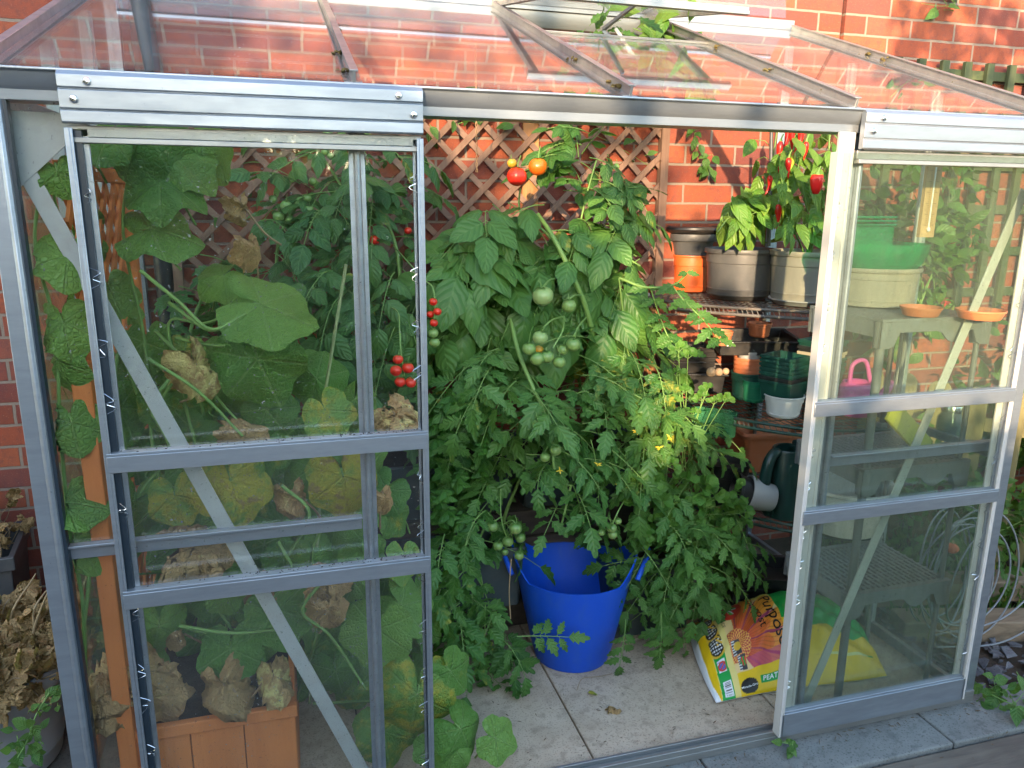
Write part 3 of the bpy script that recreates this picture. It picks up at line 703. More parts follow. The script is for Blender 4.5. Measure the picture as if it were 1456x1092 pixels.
# sliding doors
def door(x0, x1, y, left):
    d = bpy.data.objects.new('sliding_door', None); COL.objects.link(d); d.parent = gh
    d['label'] = 'sliding door slid aside over the cucumber bay' if left else 'sliding door slid aside over the shelving bay'
    zt, zb = 1.712, .03
    hx0, hx1 = (x0-.002, x1+.0) if left else (x0+.068, x1+.16)
    def head(b):
        pr = [(0,0),(.014,0),(.016,.004),(.016,.028),(.013,.030),(.013,.032),(.017,.034),(.018,.074),(.015,.077),(.015,.079),(.019,.081),(.019,.108),(.012,.118),(.004,.120),(0,.120)]
        pr = [(a,c*.78) for a, c in pr]; b.prism(pr, (hx0,y,zt-.022), (hx1,y,zt-.022))
    part('door_header', head, A, d)
    part('header_track', lambda b: (b.box((hx0+.002,y+.004,zt-.045),(hx1-.002,y+.018,zt-.024)), b.box((hx0+.002,y-.006,zt-.056),(hx1-.002,y+.014,zt-.046))), M['alu_dirty'], d)
    for k, (bx, bz) in enumerate((((hx0+.05),.073),(hx0+.025,.042),(hx1-.05,.073),(hx1-.02,.038))):
        part('bolt', lambda b: b.lathe([(.0,0),(.0075,0),(.0075,.003),(.0055,.006),(0.0,.007)],(bx,y-.0185,zt-.022+bz),12,0,(0,-1,0)), M['steel'], d, 30, 0)
    for k, x in enumerate((x0, x1)):
        s = 1 if k == 0 else -1
        def stile(b):
            w_ = .036 if k == (0 if left else 1) else .020; b.box((x,y-.016,zb),(x+s*.009,y+.014,zt-.03)); b.box((x+s*.009,y+.004,zb),(x+s*w_,y+.010,zt-.03)); b.box((x+s*.009,y-.016,zb),(x+s*.014,y-.012,zt-.03))
            w_ = .036 if k == (0 if left else 1) else .020
        part('door_stile', stile, A if left else M['alu_post'], d)
        if left or k == 1: part('seal_dark_reflection', lambda b: (b.box((x+s*.0095,y-.004,zb),(x+s*(.026 if k == 0 else .015),y+.0035,zt-.034)),), M['seal_reflect'] if left else M['alu'], d, 0, 0)  # left door: dark reflection of the channel put into this strip's colour
    for z in (1.030, .722):
        part('door_rail', lambda b: (b.box((x0+.006,y-.020,z-.020),(x1-.002,y-.012,z+.014)), b.box((x0+.006,y-.018,z+.014),(x1-.002,y+.006,z+.020)), b.box((x0+.006,y-.018,z-.022),(x1-.002,y+.0,z-.020))), A, d)
    if left:
        for z in (1.051, .743):
            b = MB()
            for k in range(90):
                c = np.array((x0+.01+(x1-x0-.03)*rng.random()**.7, y-.004+rng.normal(0,.005), z-.001)); s_ = rng.uniform(.0008,.0034); b.lathe([(1e-6,-s_*.4),(s_,0),(1e-6,s_*.5)], c, 5, 0, unit((0,.1,1)+rv(.5)))
            tag(b.build('grit', M['soil'], d, 0), kind='stuff')
    part('door_foot', lambda b: (b.box((x0+.006,y-.016,zb),(x1-.006,y-.009,zb+.075)), b.box((x0+.006,y-.012,zb+.075),(x1-.006,y+.008,zb+.081))), A, d)
    for z0, z1 in ((zb+.07,.702),(.74,1.012),(1.048,zt-.03)):
        slab_pane('door_pane', [(x0+.014,y,z0),(x1-.014,y,z0),(x1-.014,y,z1),(x0+.014,y,z1)], (0,-1,0), M['glass'] if left else M['glass_old'], d)
    # zigzag wire clips that hold the panes
    for k, x in enumerate((x0+.02, x1-.02)):
        s = 1 if k == 0 else -1
        for z in np.arange(.16, 1.6, .125)+rng.normal(0,.02,12):
            if abs(z-1.03) < .05 or abs(z-.722) < .05: continue
            q = [(x-s*.010,y-.004,z),(x+s*.010,y-.006,z+.012),(x-s*.006,y-.007,z+.022),(x+s*.010,y-.006,z+.030),(x-s*.008,y-.004,z+.042)]
            part('glazing_clip', lambda b: b.tube(curve([np.array(c_)+rv(.0022) for c_ in q],4), .0008, 5), M['steel'], d, 60, 0)
    return d
door(-.385, .282, .0, True)
dr = door(1.302, 1.985, .0, False)
# the door posts that the doors close on: bright extrusion beside the opening
part('door_post', lambda b: (b.box((1.318,FY-.030,.016),(1.352,FY-.020,ZG-.050)), b.prism([(.008*cos(k),.008*sin(k)) for k in np.linspace(0,2*pi,11)[:-1]],(1.360,FY-.022,.016),(1.360,FY-.022,ZG-.050),up=(1,0,0))), M['alu_post'])
rebase(gh)

# ------------------------------------------------------------------ wall lattice
def lattice(name, label, x0, x1, z0, z1, y):
    t = thing(name, label, 'trellis')
    s = .084; w = .022; k = 0
    for sg in (1, -1):
        yy = y-.011 if sg == 1 else y-.003
        c = x0 - (z1-z0) if sg == 1 else x0
        b = MB()
        while c < x1 + (0 if sg == 1 else (z1-z0)):
            # line x = c + sg*(z-z0)
            zs = []
            lo = max(z0, z0+(x0-c)*sg if sg == 1 else z0+(c-x1)); hi = min(z1, z0+(x1-c) if sg == 1 else z0+(c-x0))
            if hi-lo > .02:
                p = (c+sg*(lo-z0), yy, lo); q = (c+sg*(hi-z0), yy, hi)
                b.bar(p, q, .0078, w, up=unit((-(q[2]-p[2]), 0, q[0]-p[0])))
            c += .119
        b.build('lath', M['trellis'] if sg == 1 else M['trellis_x'], t, 0, .001)
    for nm, a, c in (('stile',(x0-.018,y-.022,z0-.03),(x0+.014,y+.012,z1+.02)),('stile',(x1-.014,y-.022,z0-.03),(x1+.020,y+.012,z1+.02))):
        b = MB(); b.box(a, c); b.build(nm, M['trellis'], t, 0, .002)
    for z in (z0-.014, z1+.006):
        b = MB(); b.box((x0+.015,y-.020,z-.018),(x1-.015,y+.010,z+.016)); b.build('rail', M['trellis_x'], t, 0, .002)
    b = MB(); b.box((.890,y+.013,z0-.05),(.955,y+.030,z1)); b.build('batten', M['batten'], t, 0, .002)
    rebase(t); return t
lattice('wall_trellis', 'brown diamond lattice trellis fixed to the brick wall behind the tomatoes', -.375, 1.475, 1.16, 1.93, D-.034)
# the squared green trellis outside, on the wall
t = thing('garden_trellis', 'square green wooden trellis on the brick wall beyond the greenhouse end', 'trellis')
for i in range(9):
    x = 2.56+i*.125; b = MB(); b.box((x-.019,D-.055,.95),(x+.019,D-.035,2.175)); b.build('upright', M['green_wood'], t, 0, .002)
for z in (2.125, 1.93, 1.735, 1.54, 1.345, 1.15):
    b = MB(); b.box((2.52,D-.034,z-.02),(3.65,D-.014,z+.02)); b.build('crossbar', M['green_wood'], t, 0, .002)
rebase(t)
# ------------------------------------------------------------------ pots and shelving
def vh(p, py):
    """height above p of a point straight over it seen at picture height py"""
    lo, hi = -1., 2.
    for _ in range(50):
        m = (lo+hi)/2
        if proj(np.array(p)+(0,0,m))[1] > py: lo = m
        else: hi = m
    return (lo+hi)/2
def spot_on(cx, pyb, w, z, taper=.8):
    """centre of a round pot's foot standing at height z whose front foot edge is seen at (cx,pyb), and its rim radius for a seen width w"""
    p = atz(cx, pyb, z); r = w/2*depth(p)/FPX
    d = p-CAM; d[2] = 0; p = p + unit(d)*r*taper
    return p, w/2*depth(p)/FPX
def pot(name, label, cat, p, r, h, mat, taper=.78, rim=.10, group=None, soil=None, bands=True, n=44, feet=False, rimproud=.06, th=.004):
    t = thing(name, label, cat, group); rb = r*taper; rl = h*rim
    f = lambda z: rb+(r*(1-rimproud)-rb)*z/h
    pr = [(rb*.93,0),(rb,.004),(f(h*.14),h*.14)]
    if bands: pr += [(f(h*.15)+.0015,h*.15),(f(h*.165)+.0015,h*.165),(f(h*.17),h*.175),(f(h*.70),h*.70),(f(h*.70)+.003,h*.71),(f(h*.73)+.003,h*.73)]
    pr += [(f(h-rl)+.001,h-rl),(r*.985,h-rl+.001),(r,h-rl+.004),(r,h-.004),(r*.99,h),(r*.955,h),(r*.945,h-.003),(f(h*.3)-th,h*.3),(0,h*.3)]
    b = MB(); b.lathe(pr, (0,0,0), n); o = b.build('body', mat, t, 40)
    if soil:
        b = MB(); b.lathe([(0,h*.82),(f(h*.8)*.97,h*.815),(f(h*.8)*.97,h*.8)], (0,0,0), n, wob=lambda a,z: .01*sin(a*5)); b.build('soil', M['soil'], t, 60)
    if feet:
        pass
    t.location = p; return t
def saucer(p, r, mat, name, label, group=None, h=.022):
    t = thing(name, label, 'saucer', group); b = MB()
    b.lathe([(r*.82,0),(r*.86,.003),(r*.97,h*.75),(r*1.02,h*.8),(r*1.03,h),(r*1.0,h),(r*.93,h*.7),(r*.84,.006),(0,.006)], (0,0,0), 44); b.build('dish', mat, t, 40)
    t.location = p; return t

# corner wire rack, three shelves, curved front
ZS = (1.19, .80, .42)
rack = thing('wire_shelf', 'curved corner rack of wire mesh shelves loaded with pots', 'shelving')
fronts = ([(1.40,1.22),(1.405,1.03),(1.47,.90),(1.58,.78),(1.72,.66),(1.86,.56),(1.985,.50)],
          [(1.38,1.22),(1.39,1.10),(1.43,.93),(1.49,.77),(1.58,.62),(1.74,.48),(1.985,.42)],
          [(1.42,1.22),(1.44,1.00),(1.50,.80),(1.60,.66),(1.74,.52),(1.86,.44),(1.985,.40)])
for z, fr, mt in zip(ZS, fronts, (M['wire_dark'], M['wire_green'], M['wire_green'])):
    ctrl = [(x,y,z) for x, y in fr]; ln = curve(ctrl, 10)
    b = MB(); b.tube([p+np.array((0,0,-.006)) for p in ln], .0058, 8); b.tube([p+np.array((0,.0,-.030)) for p in ln], .0065, 8)
    for i in range(0, len(ln), 1):
        p = ln[i]; q = ln[min(i+1,len(ln)-1)]
        b.tube([p+np.array((0,0,-.006)), (p+q)/2+np.array((0,-.006,-.034))], .0018, 4)
    b.build('front_rail', mt, rack, 60)
    # mesh: wires both ways, clipped by the front line
    b = MB(); L = np.array(ln)
    for x in np.arange(1.43, 1.99, .026):
        yf = np.interp(x, L[:,0], L[:,1]); b.tube([(x,yf,z-.004),(x,1.24,z-.004)], .0015, 4)
    for y in np.arange(.45, 1.25, .055 if mt is M['wire_dark'] else .06):
        xs = np.interp(-y, -L[:,1], L[:,0])
        if xs < 1.97: b.tube([(xs,y,z-.0075),(1.985,y,z-.0075)], .002, 4)
    b.build('mesh_deck', mt, rack, 60)
for x, y in ((1.40,1.20),(1.985,.47),(1.985,1.22)):
    b = MB(); b.tube([(x,y,0),(x,y,1.22)], .009, 10); b.build('post', M['wire_dark'], rack, 60)
    for z in ZS:
        b = MB(); b.box((x-.014,y-.014,z-.045),(x+.014,y+.014,z+.008)); b.build('clip', M['resin'], rack, 0, .003)
rebase(rack)
b = MB(); b.box((1.455,1.262,.3),(1.49,1.288,1.17)); o = b.build('wall_batten', M['batten'], None, 0, .003); tag(o, 'upright timber batten on the brick wall behind the wire rack', 'batten')
# grey resin shelving behind the door panes
rs = thing('resin_shelf', 'grey plastic shelving unit with thick scalloped edges behind the dusty panes', 'shelving')
for z in (1.235, .790, .385):
    x0, x1, y0, y1 = 1.585, 1.975, .085, .400
    def apron(ax0, ax1):
        n = 24; top = []; bot = []
        for i in range(n+1):
            f = i/n; x = ax0+(ax1-ax0)*f
            e = min(f, 1-f)*(ax1-ax0)
            dz = .075 if e < .045 else (.075-.045*min((e-.045)/.02,1) if e < .065 else .030)
            if abs(f-.66)*(ax1-ax0) < .05: dz = max(dz, .03+.035*cos((f-.66)*(ax1-ax0)/.05*pi/2))
            top.append(x); bot.append(dz)
        return top, bot
    X, Bt = apron(x0, x1)
    for yy in (y0, y1-.004):
        b = MB()
        V = []; 
        for x, dz in zip(X, Bt): V += [(x,yy,z-.0),(x,yy,z-dz),(x,yy+.006,z-.0),(x,yy+.006,z-dz)]
        F = []
        for i in range(len(X)-1):
            o_ = i*4; F += [(o_,o_+1,o_+5,o_+4),(o_+2,o_+6,o_+7,o_+3),(o_+1,o_+3,o_+7,o_+5),(o_,o_+4,o_+6,o_+2)]
        b.add(V, F); b.build('apron', M['resin'], rs, 30)
    for xa, xb in ((x0+.001,x0+.007),(x1-.007,x1-.001)): b = MB(); b.box((xa,y0+.007,z-.045),(xb,y1-.005,z)); b.build('apron', M['resin'], rs, 0)
    b = MB()
    b.box((x0,y0+.0,z+.0005),(x1,y0+.02,z+.009)); b.box((x0,y1-.018,z+.0005),(x1,y1+.002,z+.009))
    for x in np.arange(x0, x1-.005, .0195): b.box((x,y0+.0205,z+.001),(x+.009,y1-.0185,z+.007))
    for y in np.arange(y0+.04, y1-.02, .03): b.box((x0+.001,y,z+.0015),(x1-.001,y+.006,z+.0055))
    b.build('deck', M['resin'], rs, 0)
for x, y in ((1.607,.107),(1.953,.107),(1.607,.380),(1.953,.380)):
    b = MB(); b.tube([(x,y,0),(x,y,1.236)], .0125 if y < .2 and x < 1.8 else .008, 14); b.build('leg', M['resin'], rs, 60)
    for z in (1.235,.79,.385):
        b = MB(); b.lathe([(.0125,-.075),(.021,-.075),(.025,-.0),(.0125,-.0)],(x,y,z),16); b.build('socket', M['resin'], rs, 40)
rebase(rs)
ZT = 1.19; Z2 = .80; Z3 = .42; ZP = 1.245

# top shelf
def std(name, label, cx, w, pyt, pyb, z, mat, cat='pot', taper=.8, **kw):
    p, r = spot_on(cx, pyb, w, z, taper); h = vh(p, pyt); return pot(name, label, cat, p, r, h, mat, taper, **kw), p, r, h
sp1, r1 = spot_on(1049, 428, 88, ZT)
saucer(sp1+(0,0,.002), r1*.98, M['pot_grey'], 'plant_saucer', 'dark saucer under the clean dark grey pepper pot')
pep1, p1, rr1, h1 = std('plant_pot', 'clean dark grey plastic pot holding a pepper plant', 1050, 103, 353, 424, ZT+.012, M['pot_grey'], taper=.85, soil=True)
sp2, r2 = spot_on(1143, 437, 92, ZT); 
saucer(sp2+(0,0,.002), r2*1.05, M['pot_lgrey'], 'plant_saucer', 'pale gritty saucer under the lime-stained pepper pot')
pep2, p2, rr2, h2 = std('plant_pot', 'lime-stained grey plastic pot holding the red chilli plant', 1141, 103, 356, 431, ZT+.012, M['pot_dusty'], taper=.86, soil=True)
op, po, ro, ho = std('plant_pot', 'bright orange plastic pot beneath a stacked grey pot', 980, 54, 362, 416, ZT, M['orange_pot'], taper=.84, rim=.06)
b_ = MB(); t = pot('plant_pot', 'grimy grey pot stacked in the orange pot', 'pot', po+(0,0,ho*.93), ro*1.24, .098, M['pot_grey'], .72, .3)
t = thing('plant_saucer', 'upturned black saucer lid on the grimy grey stacked pot', 'saucer'); b = MB()
b.lathe([(0,0),(ro*1.2,0),(ro*1.42,.010),(ro*1.5,.018),(ro*1.48,.026),(ro*1.36,.031),(ro*.9,.026),(0,.026)], (0,0,0), 44); b.build('dish', M['black'], t, 30); t.location = po+(0,0,ho*.93+.099)
# resin shelf top: wide pot with the clear green bottle trays
bp, br = spot_on(1285, 436, 124, ZP, .9); bp[0] = min(bp[0], 1.80); bh = vh(bp, 378)
big = pot('plant_pot', 'wide dusty pot holding clear green bottle bases behind the door pane', 'pot', bp, br, bh, M['pot_dusty'], .9, .12)
def scallop(name, label, p, r, h, n=11):
    t = thing(name, label, 'tray'); b = MB(); w = lambda a, z: .05*abs(sin(a*n/2))*(1 if z < h*.7 else .25)
    b.lathe([(r*.55,0),(r*.80,.004),(r*.92,h*.35),(r*1.0,h*.68),(r*1.04,h*.72),(r*1.05,h),(r*1.02,h),(r*.97,h*.72),(r*.88,h*.35),(r*.76,.008),(0,.008)], (0,0,0), 88, 0, None, w)
    b.build('moulded_tray', M['green_clear'], t, 40); t.location = p
scallop('bottle_tray', 'clear green scalloped plastic tray sitting in the wide dusty pot', bp+(0,0,bh*.90), br*1.02, .085)
q = at(1240, 348, .40); t = thing('propagator_lid', 'clear green ribbed plastic lid standing behind the scalloped tray', 'lid'); b = MB()
for k in range(3): b.box((q[0]-.12,q[1]-.006,q[2]+.058+.012*k),(q[0]+.085,q[1]+.060,q[2]+.066+.012*k))
b.box((q[0]-.115,q[1],q[2]-.11),(q[0]+.08,q[1]+.05,q[2]+.057)); b.build('moulded_lid', M['green_clear'], t, 0, .004)
for cx, py, w, lb in ((1308,447,64,'terracotta saucer half behind the wide dusty pot'),(1392,452,74,'terracotta saucer near the end glass')):
    p, r = spot_on(cx, py+5, w, ZP+.002, .9); p[0] = min(p[0], 1.975-r); saucer(p, r*.85, M['terracotta'], 'plant_saucer', lb, None, .026)
t = thing('hand_trowel', 'dark hand trowel lying along the wire shelf edge', 'trowel'); b = MB(); p = atz(1172,447,ZT+.014)
b.tube([p+(-.03,.01,0),p+(.0,.002,.004)],.008,8); b.build('handle', M['black'], t)
b = MB(); P = np.array([[(p[0]+.0+u*.13, p[1]-.01+(v-.5)*.06*(1-.6*u*u), p[2]+.012+.012*(2*v-1)**2+.02*u) for v in np.linspace(0,1,7)] for u in np.linspace(0,1,8)]); b.grid(P); b.grid(P-(0,0,.003)); b.build('blade', M['pot_grey'], t)
# thermometer
t = thing('thermometer', 'wooden garden thermometer hanging behind the glass', 'thermometer'); q = at(1328, 238, .22); w_ = .026; hh = .20
b = MB(); prof = [(-w_,-hh),(w_,-hh)]+[(w_*cos(k),w_*sin(k)) for k in np.linspace(0,pi,10)]
b.prism([(x,z) for x, z in prof], q+(0,.006,0), q+(0,-.006,0), up=(0,0,1)); b.build('board', M['pale_wood'], t, 0)
b = MB(); b.tube([q+(0,-.009,-.17),q+(0,-.009,.0)], .0022, 8); b.lathe([(0,0),(.005,.004),(.005,.012),(0,.016)], q+(0,-.010,-.185), 10); b.build('glass_tube', M['ink_white'], t)
b = MB()
for k in range(26):
    z = -.165+.0062*k; ln = .012 if k % 5 == 0 else .006
    for s in (-1,1): b.box((q[0]+s*.006-(ln if s<0 else 0),q[1]-.0068,q[2]+z),(q[0]+s*.006+(ln if s>0 else 0),q[1]-.0064,q[2]+z+.0012))
b.build('scale_marks', M['ink'], t, 0)
b = MB(); b.tube(curve([q+(0,0,.02),q+(.004,0,.05),q+(0,0,.09),q+(.002,.0,.16)],5), .0012, 5); b.build('hook', M['steel'], t)
q2 = at(1389, 235, .22)
# second shelf
def square_stack(name, label, cx, w, pyt, pyb, z, n, mats, group=None, q0=None):
    p = atz(cx, pyb, z) if q0 is None else q0; s = w/2*depth(p)/FPX; H = vh(p, pyt); p = p+(0.0,s*.7,0)
    for k in range(n):
        t = thing('square_pot', label[min(k,len(label)-1)] if isinstance(label, list) else label, 'pot', group); b = MB(); h = max(H*.45,.05); z0 = (H-h)*k/max(n-1,1)
        a, c = s*.80, s
        ring = lambda r, zz: [(-r,-r,zz),(r,-r,zz),(r,r,zz),(-r,r,zz)]
        R_ = [ring(a,0), ring(s*.94,h*.86), ring(s*.95,h*.865), ring(s,h*.87), ring(s,h), ring(s*.93,h), ring(a*.93,.006)]
        V = sum(R_, []); F = [(i*4+j, i*4+(j+1) % 4, i*4+4+(j+1) % 4, i*4+4+j) for i in range(6) for j in range(4)] + [(3,2,1,0),(24,25,26,27)]
        b.add(V, F); b.build('body', mats[min(k,len(mats)-1)], t, 0, .003); t.location = p+(0,0,z0); t.rotation_euler = (0,0,R(24)+R(2)*rng.normal())
    return p, H
gp, pg, rg, hg = std('plant_pot', 'dark green round pot with terracotta pots stacked in it', 1060, 47, 528, 570, Z2, M['green_pot'], taper=.82, rim=.1)
for k in range(4):
    z = hg*.9+k*.017
    pot('plant_pot', ['lowest terracotta pot nested in the green pot','second terracotta pot nested above the green pot','third terracotta pot nested above the green pot','topmost terracotta pot of the nested stack'][k], 'pot', pg+(0,0,z-.04), rg*.86*(1+.012*k), .06, M['terracotta'], .75, .2, 'terracotta pots nested in the green pot')
for k in range(2):
    pot('plant_pot', ['cloudy clear pot on the terracotta stack','upper cloudy clear pot capping the terracotta stack'][k], 'pot', pg+(0,0,hg*.9+.06+.014*k), rg*.70, .035, M['clear'] if k else M['pot_lgrey'], .85, .2)
wp, pw, rw, hw = std('plant_pot', 'pale grey pot with square green pots stacked in it', 1112, 57, 560, 596, Z2, M['pot_white'], taper=.76, rim=.08)
# printed lettering on the pale pot
b = MB()
for k in range(9):
    a0 = R(-113)+k*.065
    for s in range(3):
        a = a0+s*.016; r_ = rw*.895; b.bar(pw+(r_*cos(a),r_*sin(a),hw*.80),pw+(r_*cos(a),r_*sin(a),hw*.84),.002,.001)
o = b.build('printed_line', M['ink_white'], None, 0); o.parent = wp; o.location = -Vector(pw)
n_ = 7; labs = ['dark green square pot nested in the pale grey pot, lowest','black square pot in the green stack above the pale pot']+['square dark green pot %s in the stack on the pale grey pot' % s for s in ('third up','fourth up','fifth up','sixth up','topmost')]
q = pw+(0,-rw*.5,hw*.72); square_stack('square_pot', labs, 0, 52, 508, 0, 0, n_, [M['green_pot'],M['black'],M['green_pot']], 'square pots stacked on the pale pot', q)
p_, r_, = spot_on(1083, 578, 30, Z2, .8); pot('plant_pot', 'small green pot half hidden behind the round green pot', 'pot', p_+(0,.06,0), r_*1.2, .085, M['green_mid'], .8)
bp_, bq, bqr, bqh = std('plant_pot', 'tall cream pot behind the square pots', 1152, 50, 488, 560, Z2, M['beige'], taper=.8, rim=.06)
q = atz(1160, 592, Z2)+(.03,.03,0); pot('plant_pot', 'bright green pot beside the door post with square pots in it', 'pot', q, .052, .105, M['green_mid'], .8)
square_stack('square_pot', ['square green pot in the stack by the door post, lowest','second square green pot of the stack by the door post','third square green pot of the stack by the door post','cream square pot in the stack by the door post','square green pot above the cream one','topmost square green pot by the door post'], 0, 50, 486, 0, 0, 6, [M['green_pot'],M['green_pot'],M['green_pot'],M['beige'],M['black'],M['green_pot']], 'square pots stacked by the door post', q+(0,-.035,.085))
p_, r_ = spot_on(1140, 562, 28, Z2, .85); pot('plant_pot', 'small terracotta pot behind the cream pot foot', 'pot', p_+(.02,.06,0), .035, .05, M['terracotta'], .8)
# crumpled bag
t = thing('paper_bag', 'crumpled tan bag behind the stacked pots', 'bag'); p_ = atz(1108, 552, Z2)+(0,.14,0); b = MB()
def crump(a, z): return .10*sin(a*5+z*60)+.07*sin(a*9-z*90)+.05*sin(a*17+z*140)
b.lathe([(.05,0),(.066,.04),(.07,.09),(.075,.14),(.066,.175),(.035,.19),(1e-6,.186)], (0,0,0), 40, 0, None, crump); b.build('bag', M['paperbag'], t, 50); t.location = p_
# black trays and box at the rack's wall end
def traybox(name, label, c, sx, sy, h, mat, rot=0, tilt=0, cat='tray', group=None, flare=1.08, th=.006):
    t = thing(name, label, cat, group); b = MB(); rg_ = lambda kx, ky, z: [(-sx*kx,-sy*ky,z),(sx*kx,-sy*ky,z),(sx*kx,sy*ky,z),(-sx*kx,sy*ky,z)]
    a = 1/flare; ex, ey = th/sx, th/sy
    R_ = [rg_(a,a,0), rg_(1,1,h*.9), rg_(1+2*ex,1+2*ey,h*.9), rg_(1+2*ex,1+2*ey,h), rg_(1-ex,1-ey,h), rg_(a-ex,a-ey,th)]
    V = sum(R_, []); F = [(i*4+j, i*4+(j+1) % 4, i*4+4+(j+1) % 4, i*4+4+j) for i in range(5) for j in range(4)]+[(3,2,1,0),(20,21,22,23)]
    b.add(V, F); b.build('body', mat, t, 0, .003); t.location = c; t.rotation_euler = (tilt, 0, rot); return t
q = atz(990, 560, Z2)
for k in range(4):
    traybox('seed_tray', ['black seed tray at the foot of the stack by the wall','second black seed tray of the stack by the wall','third black seed tray of the stack by the wall','topmost black seed tray of the stack by the wall'][k], q+(.0,.10,.085+.018*k), .105, .075, .045, M['black'], R(-20+3*k), 0, 'tray', 'seed trays stacked on the black crate')
traybox('storage_crate', 'black crate under the stacked seed trays', q+(.02,.09,.0), .125, .09, .085, M['black'], R(-20), 0, 'crate')
q = at(1068, 486, .98); traybox('seed_tray', 'large black tray propped above the seed trays with small pots in it', q-(0,0,.03), .16, .11, .06, M['black'], R(-16), R(4))
for cx, py, w, lb in ((1026,490,30,'small dull terracotta pot with a white label in the large black tray'),(1079,478,34,'small orange terracotta pot of grit in the large black tray')):
    p_ = at(cx, py, .97 if cx > 1050 else .93); r_ = w/2*depth(p_)/FPX; tt = pot('plant_pot', lb, 'pot', p_, r_, .055, M['terracotta'], .78, .16, soil=True)
    if cx < 1050:
        b = MB(); b.box((-.008,-r_*.98-.006,.002),(.022,-r_*.98-.004,.016)); b.build('plant_label', M['ink_white'], tt, 0)
for k, (cx, cy) in enumerate(((1011,529),(1022,529),(1032,528))):
    t = thing('cork_ball', ['round cork knob against the black crate','cork bead beside the round cork knob','small cork bead touching the green pot'][k], 'cork'); b = MB(); r_ = .018-.0025*k
    b.lathe([(max(r_*cos(a),1e-7),r_*sin(a)) for a in np.linspace(-pi/2,pi/2,11)], (0,0,0), 16); b.build('ball', M['cork'], t, 180); t.location = at(cx, cy, .80)
# clear green bottle bases hanging under the second shelf
for k, (cx, cy) in enumerate(((995,600),(1014,602),(1034,604))):
    t = thing('cut_bottle', ['clear green bottle base farthest along the row under the wire shelf','middle clear green bottle base under the wire shelf','clear green bottle base at the near end under the wire shelf'][k], 'bottle', 'green bottle bases under the wire shelf'); b = MB()
    b.lathe([(.022,-.05),(.030,-.042),(.032,-.01),(.030,.0),(.032,.01),(.032,.05),(.030,.05),(.029,-.04),(1e-6,-.042)], (0,0,0), 30, 0, None, lambda a, z: .05*abs(sin(a*2.5))); b.build('bottle', M['green_pale'], t, 40); t.location = at(cx, cy, .72)
# third shelf
t = thing('planter_trough', 'terracotta trough with a rolled rim behind the watering can', 'planter'); c = atz(1112, 672, Z3)+(.0,.10,.0); b = MB()
def rrect(sx, sy, rc, z, n=6):
    out = []
    for (qx, qy, a0) in ((1,1,0),(-1,1,90),(-1,-1,180),(1,-1,270)):
        for i in range(n+1):
            a = R(a0+90*i/n); out.append((qx*(sx-rc)+rc*cos(a), qy*(sy-rc)+rc*sin(a), z))
    return out
hz = .185; R_ = [rrect(.145,.08,.02,0), rrect(.165,.10,.025,hz-.03), rrect(.178,.112,.03,hz-.028), rrect(.185,.118,.03,hz-.012), rrect(.18,.114,.03,hz), rrect(.165,.10,.025,hz-.004), rrect(.150,.085,.02,.02)]
n_ = len(R_[0]); V = sum(R_, []); F = [(i*n_+j, i*n_+(j+1) % n_, (i+1)*n_+(j+1) % n_, (i+1)*n_+j) for i in range(len(R_)-1) for j in range(n_)]+[tuple(range(n_))[::-1], tuple(range((len(R_)-1)*n_, len(R_)*n_))]
b.add(V, F); b.build('trough', M['terracotta'], t, 40); t.location = c; t.rotation_euler = (0,0,R(-8))
# watering can
t = thing('watering_can', 'dark green plastic watering can with a tall back handle', 'watering can'); wp_ = atz(1112, 742, Z3); r_ = 46/2*depth(wp_)/FPX*1.18; wp_ = wp_+unit((wp_-CAM)*(1,1,0))*r_; H = vh(wp_, 636)
ell = lambda a, z: .0
b = MB(); b.lathe([(r_*.9,0),(r_*1.0,.006),(r_*1.02,H*.5),(r_*.93,H*.86),(r_*.84,H*.96),(r_*.84,H*.985),(r_*.80,H),(r_*.72,H*.985),(r_*.70,H*.93),(r_*.88,H*.5),(r_*.85,.02),(1e-6,.02)], (0,0,0), 48); b.build('body', M['green_dark'], t, 40)
b = MB(); hd = curve([(-r_*.70,-r_*.15,H*.93),(-r_*1.05,-r_*.25,H*.96),(-r_*1.42,-r_*.35,H*.84),(-r_*1.60,-r_*.4,H*.55),(-r_*1.50,-r_*.38,H*.28),(-r_*1.18,-r_*.28,H*.12),(-r_*.92,-r_*.15,H*.10)], 6)
b.tube(hd, [.017+.004*sin(pi*i/(len(hd)-1)) for i in range(len(hd))], 12); b.build('handle', M['green_dark'], t, 60)
b = MB(); b.tube(curve([(r_*.8,.05,H*.30),(r_*1.4,.10,H*.52),(r_*2.1,.16,H*.86)],6), list(np.linspace(.026,.013,13)), 12); b.build('spout', M['green_dark'], t, 60)
t.location = wp_
# nested pots lying on their side
p_ = at(1062, 700, .62); ax = unit((-.9,.25,.22))
for k, (m_, rr_, lb) in enumerate(((M['pot_lgrey'],.062,'grey pot lying on its side beside the watering can'),(M['black'],.059,'black pot lying nested in the toppled grey pot'))):
    t = thing('plant_pot', lb, 'pot'); b = MB(); h_ = .10
    b.lathe([(rr_*.74,-h_),(rr_*.8,-h_+.004),(rr_*.98,-.012),(rr_*1.05,-.010),(rr_*1.06,0),(rr_*.97,0),(rr_*.72,-h_+.008),(1e-6,-h_+.008)] , (0,0,0), 36, 0, ax); b.build('body', m_, t, 40); t.location = p_+ax*(.045*k)
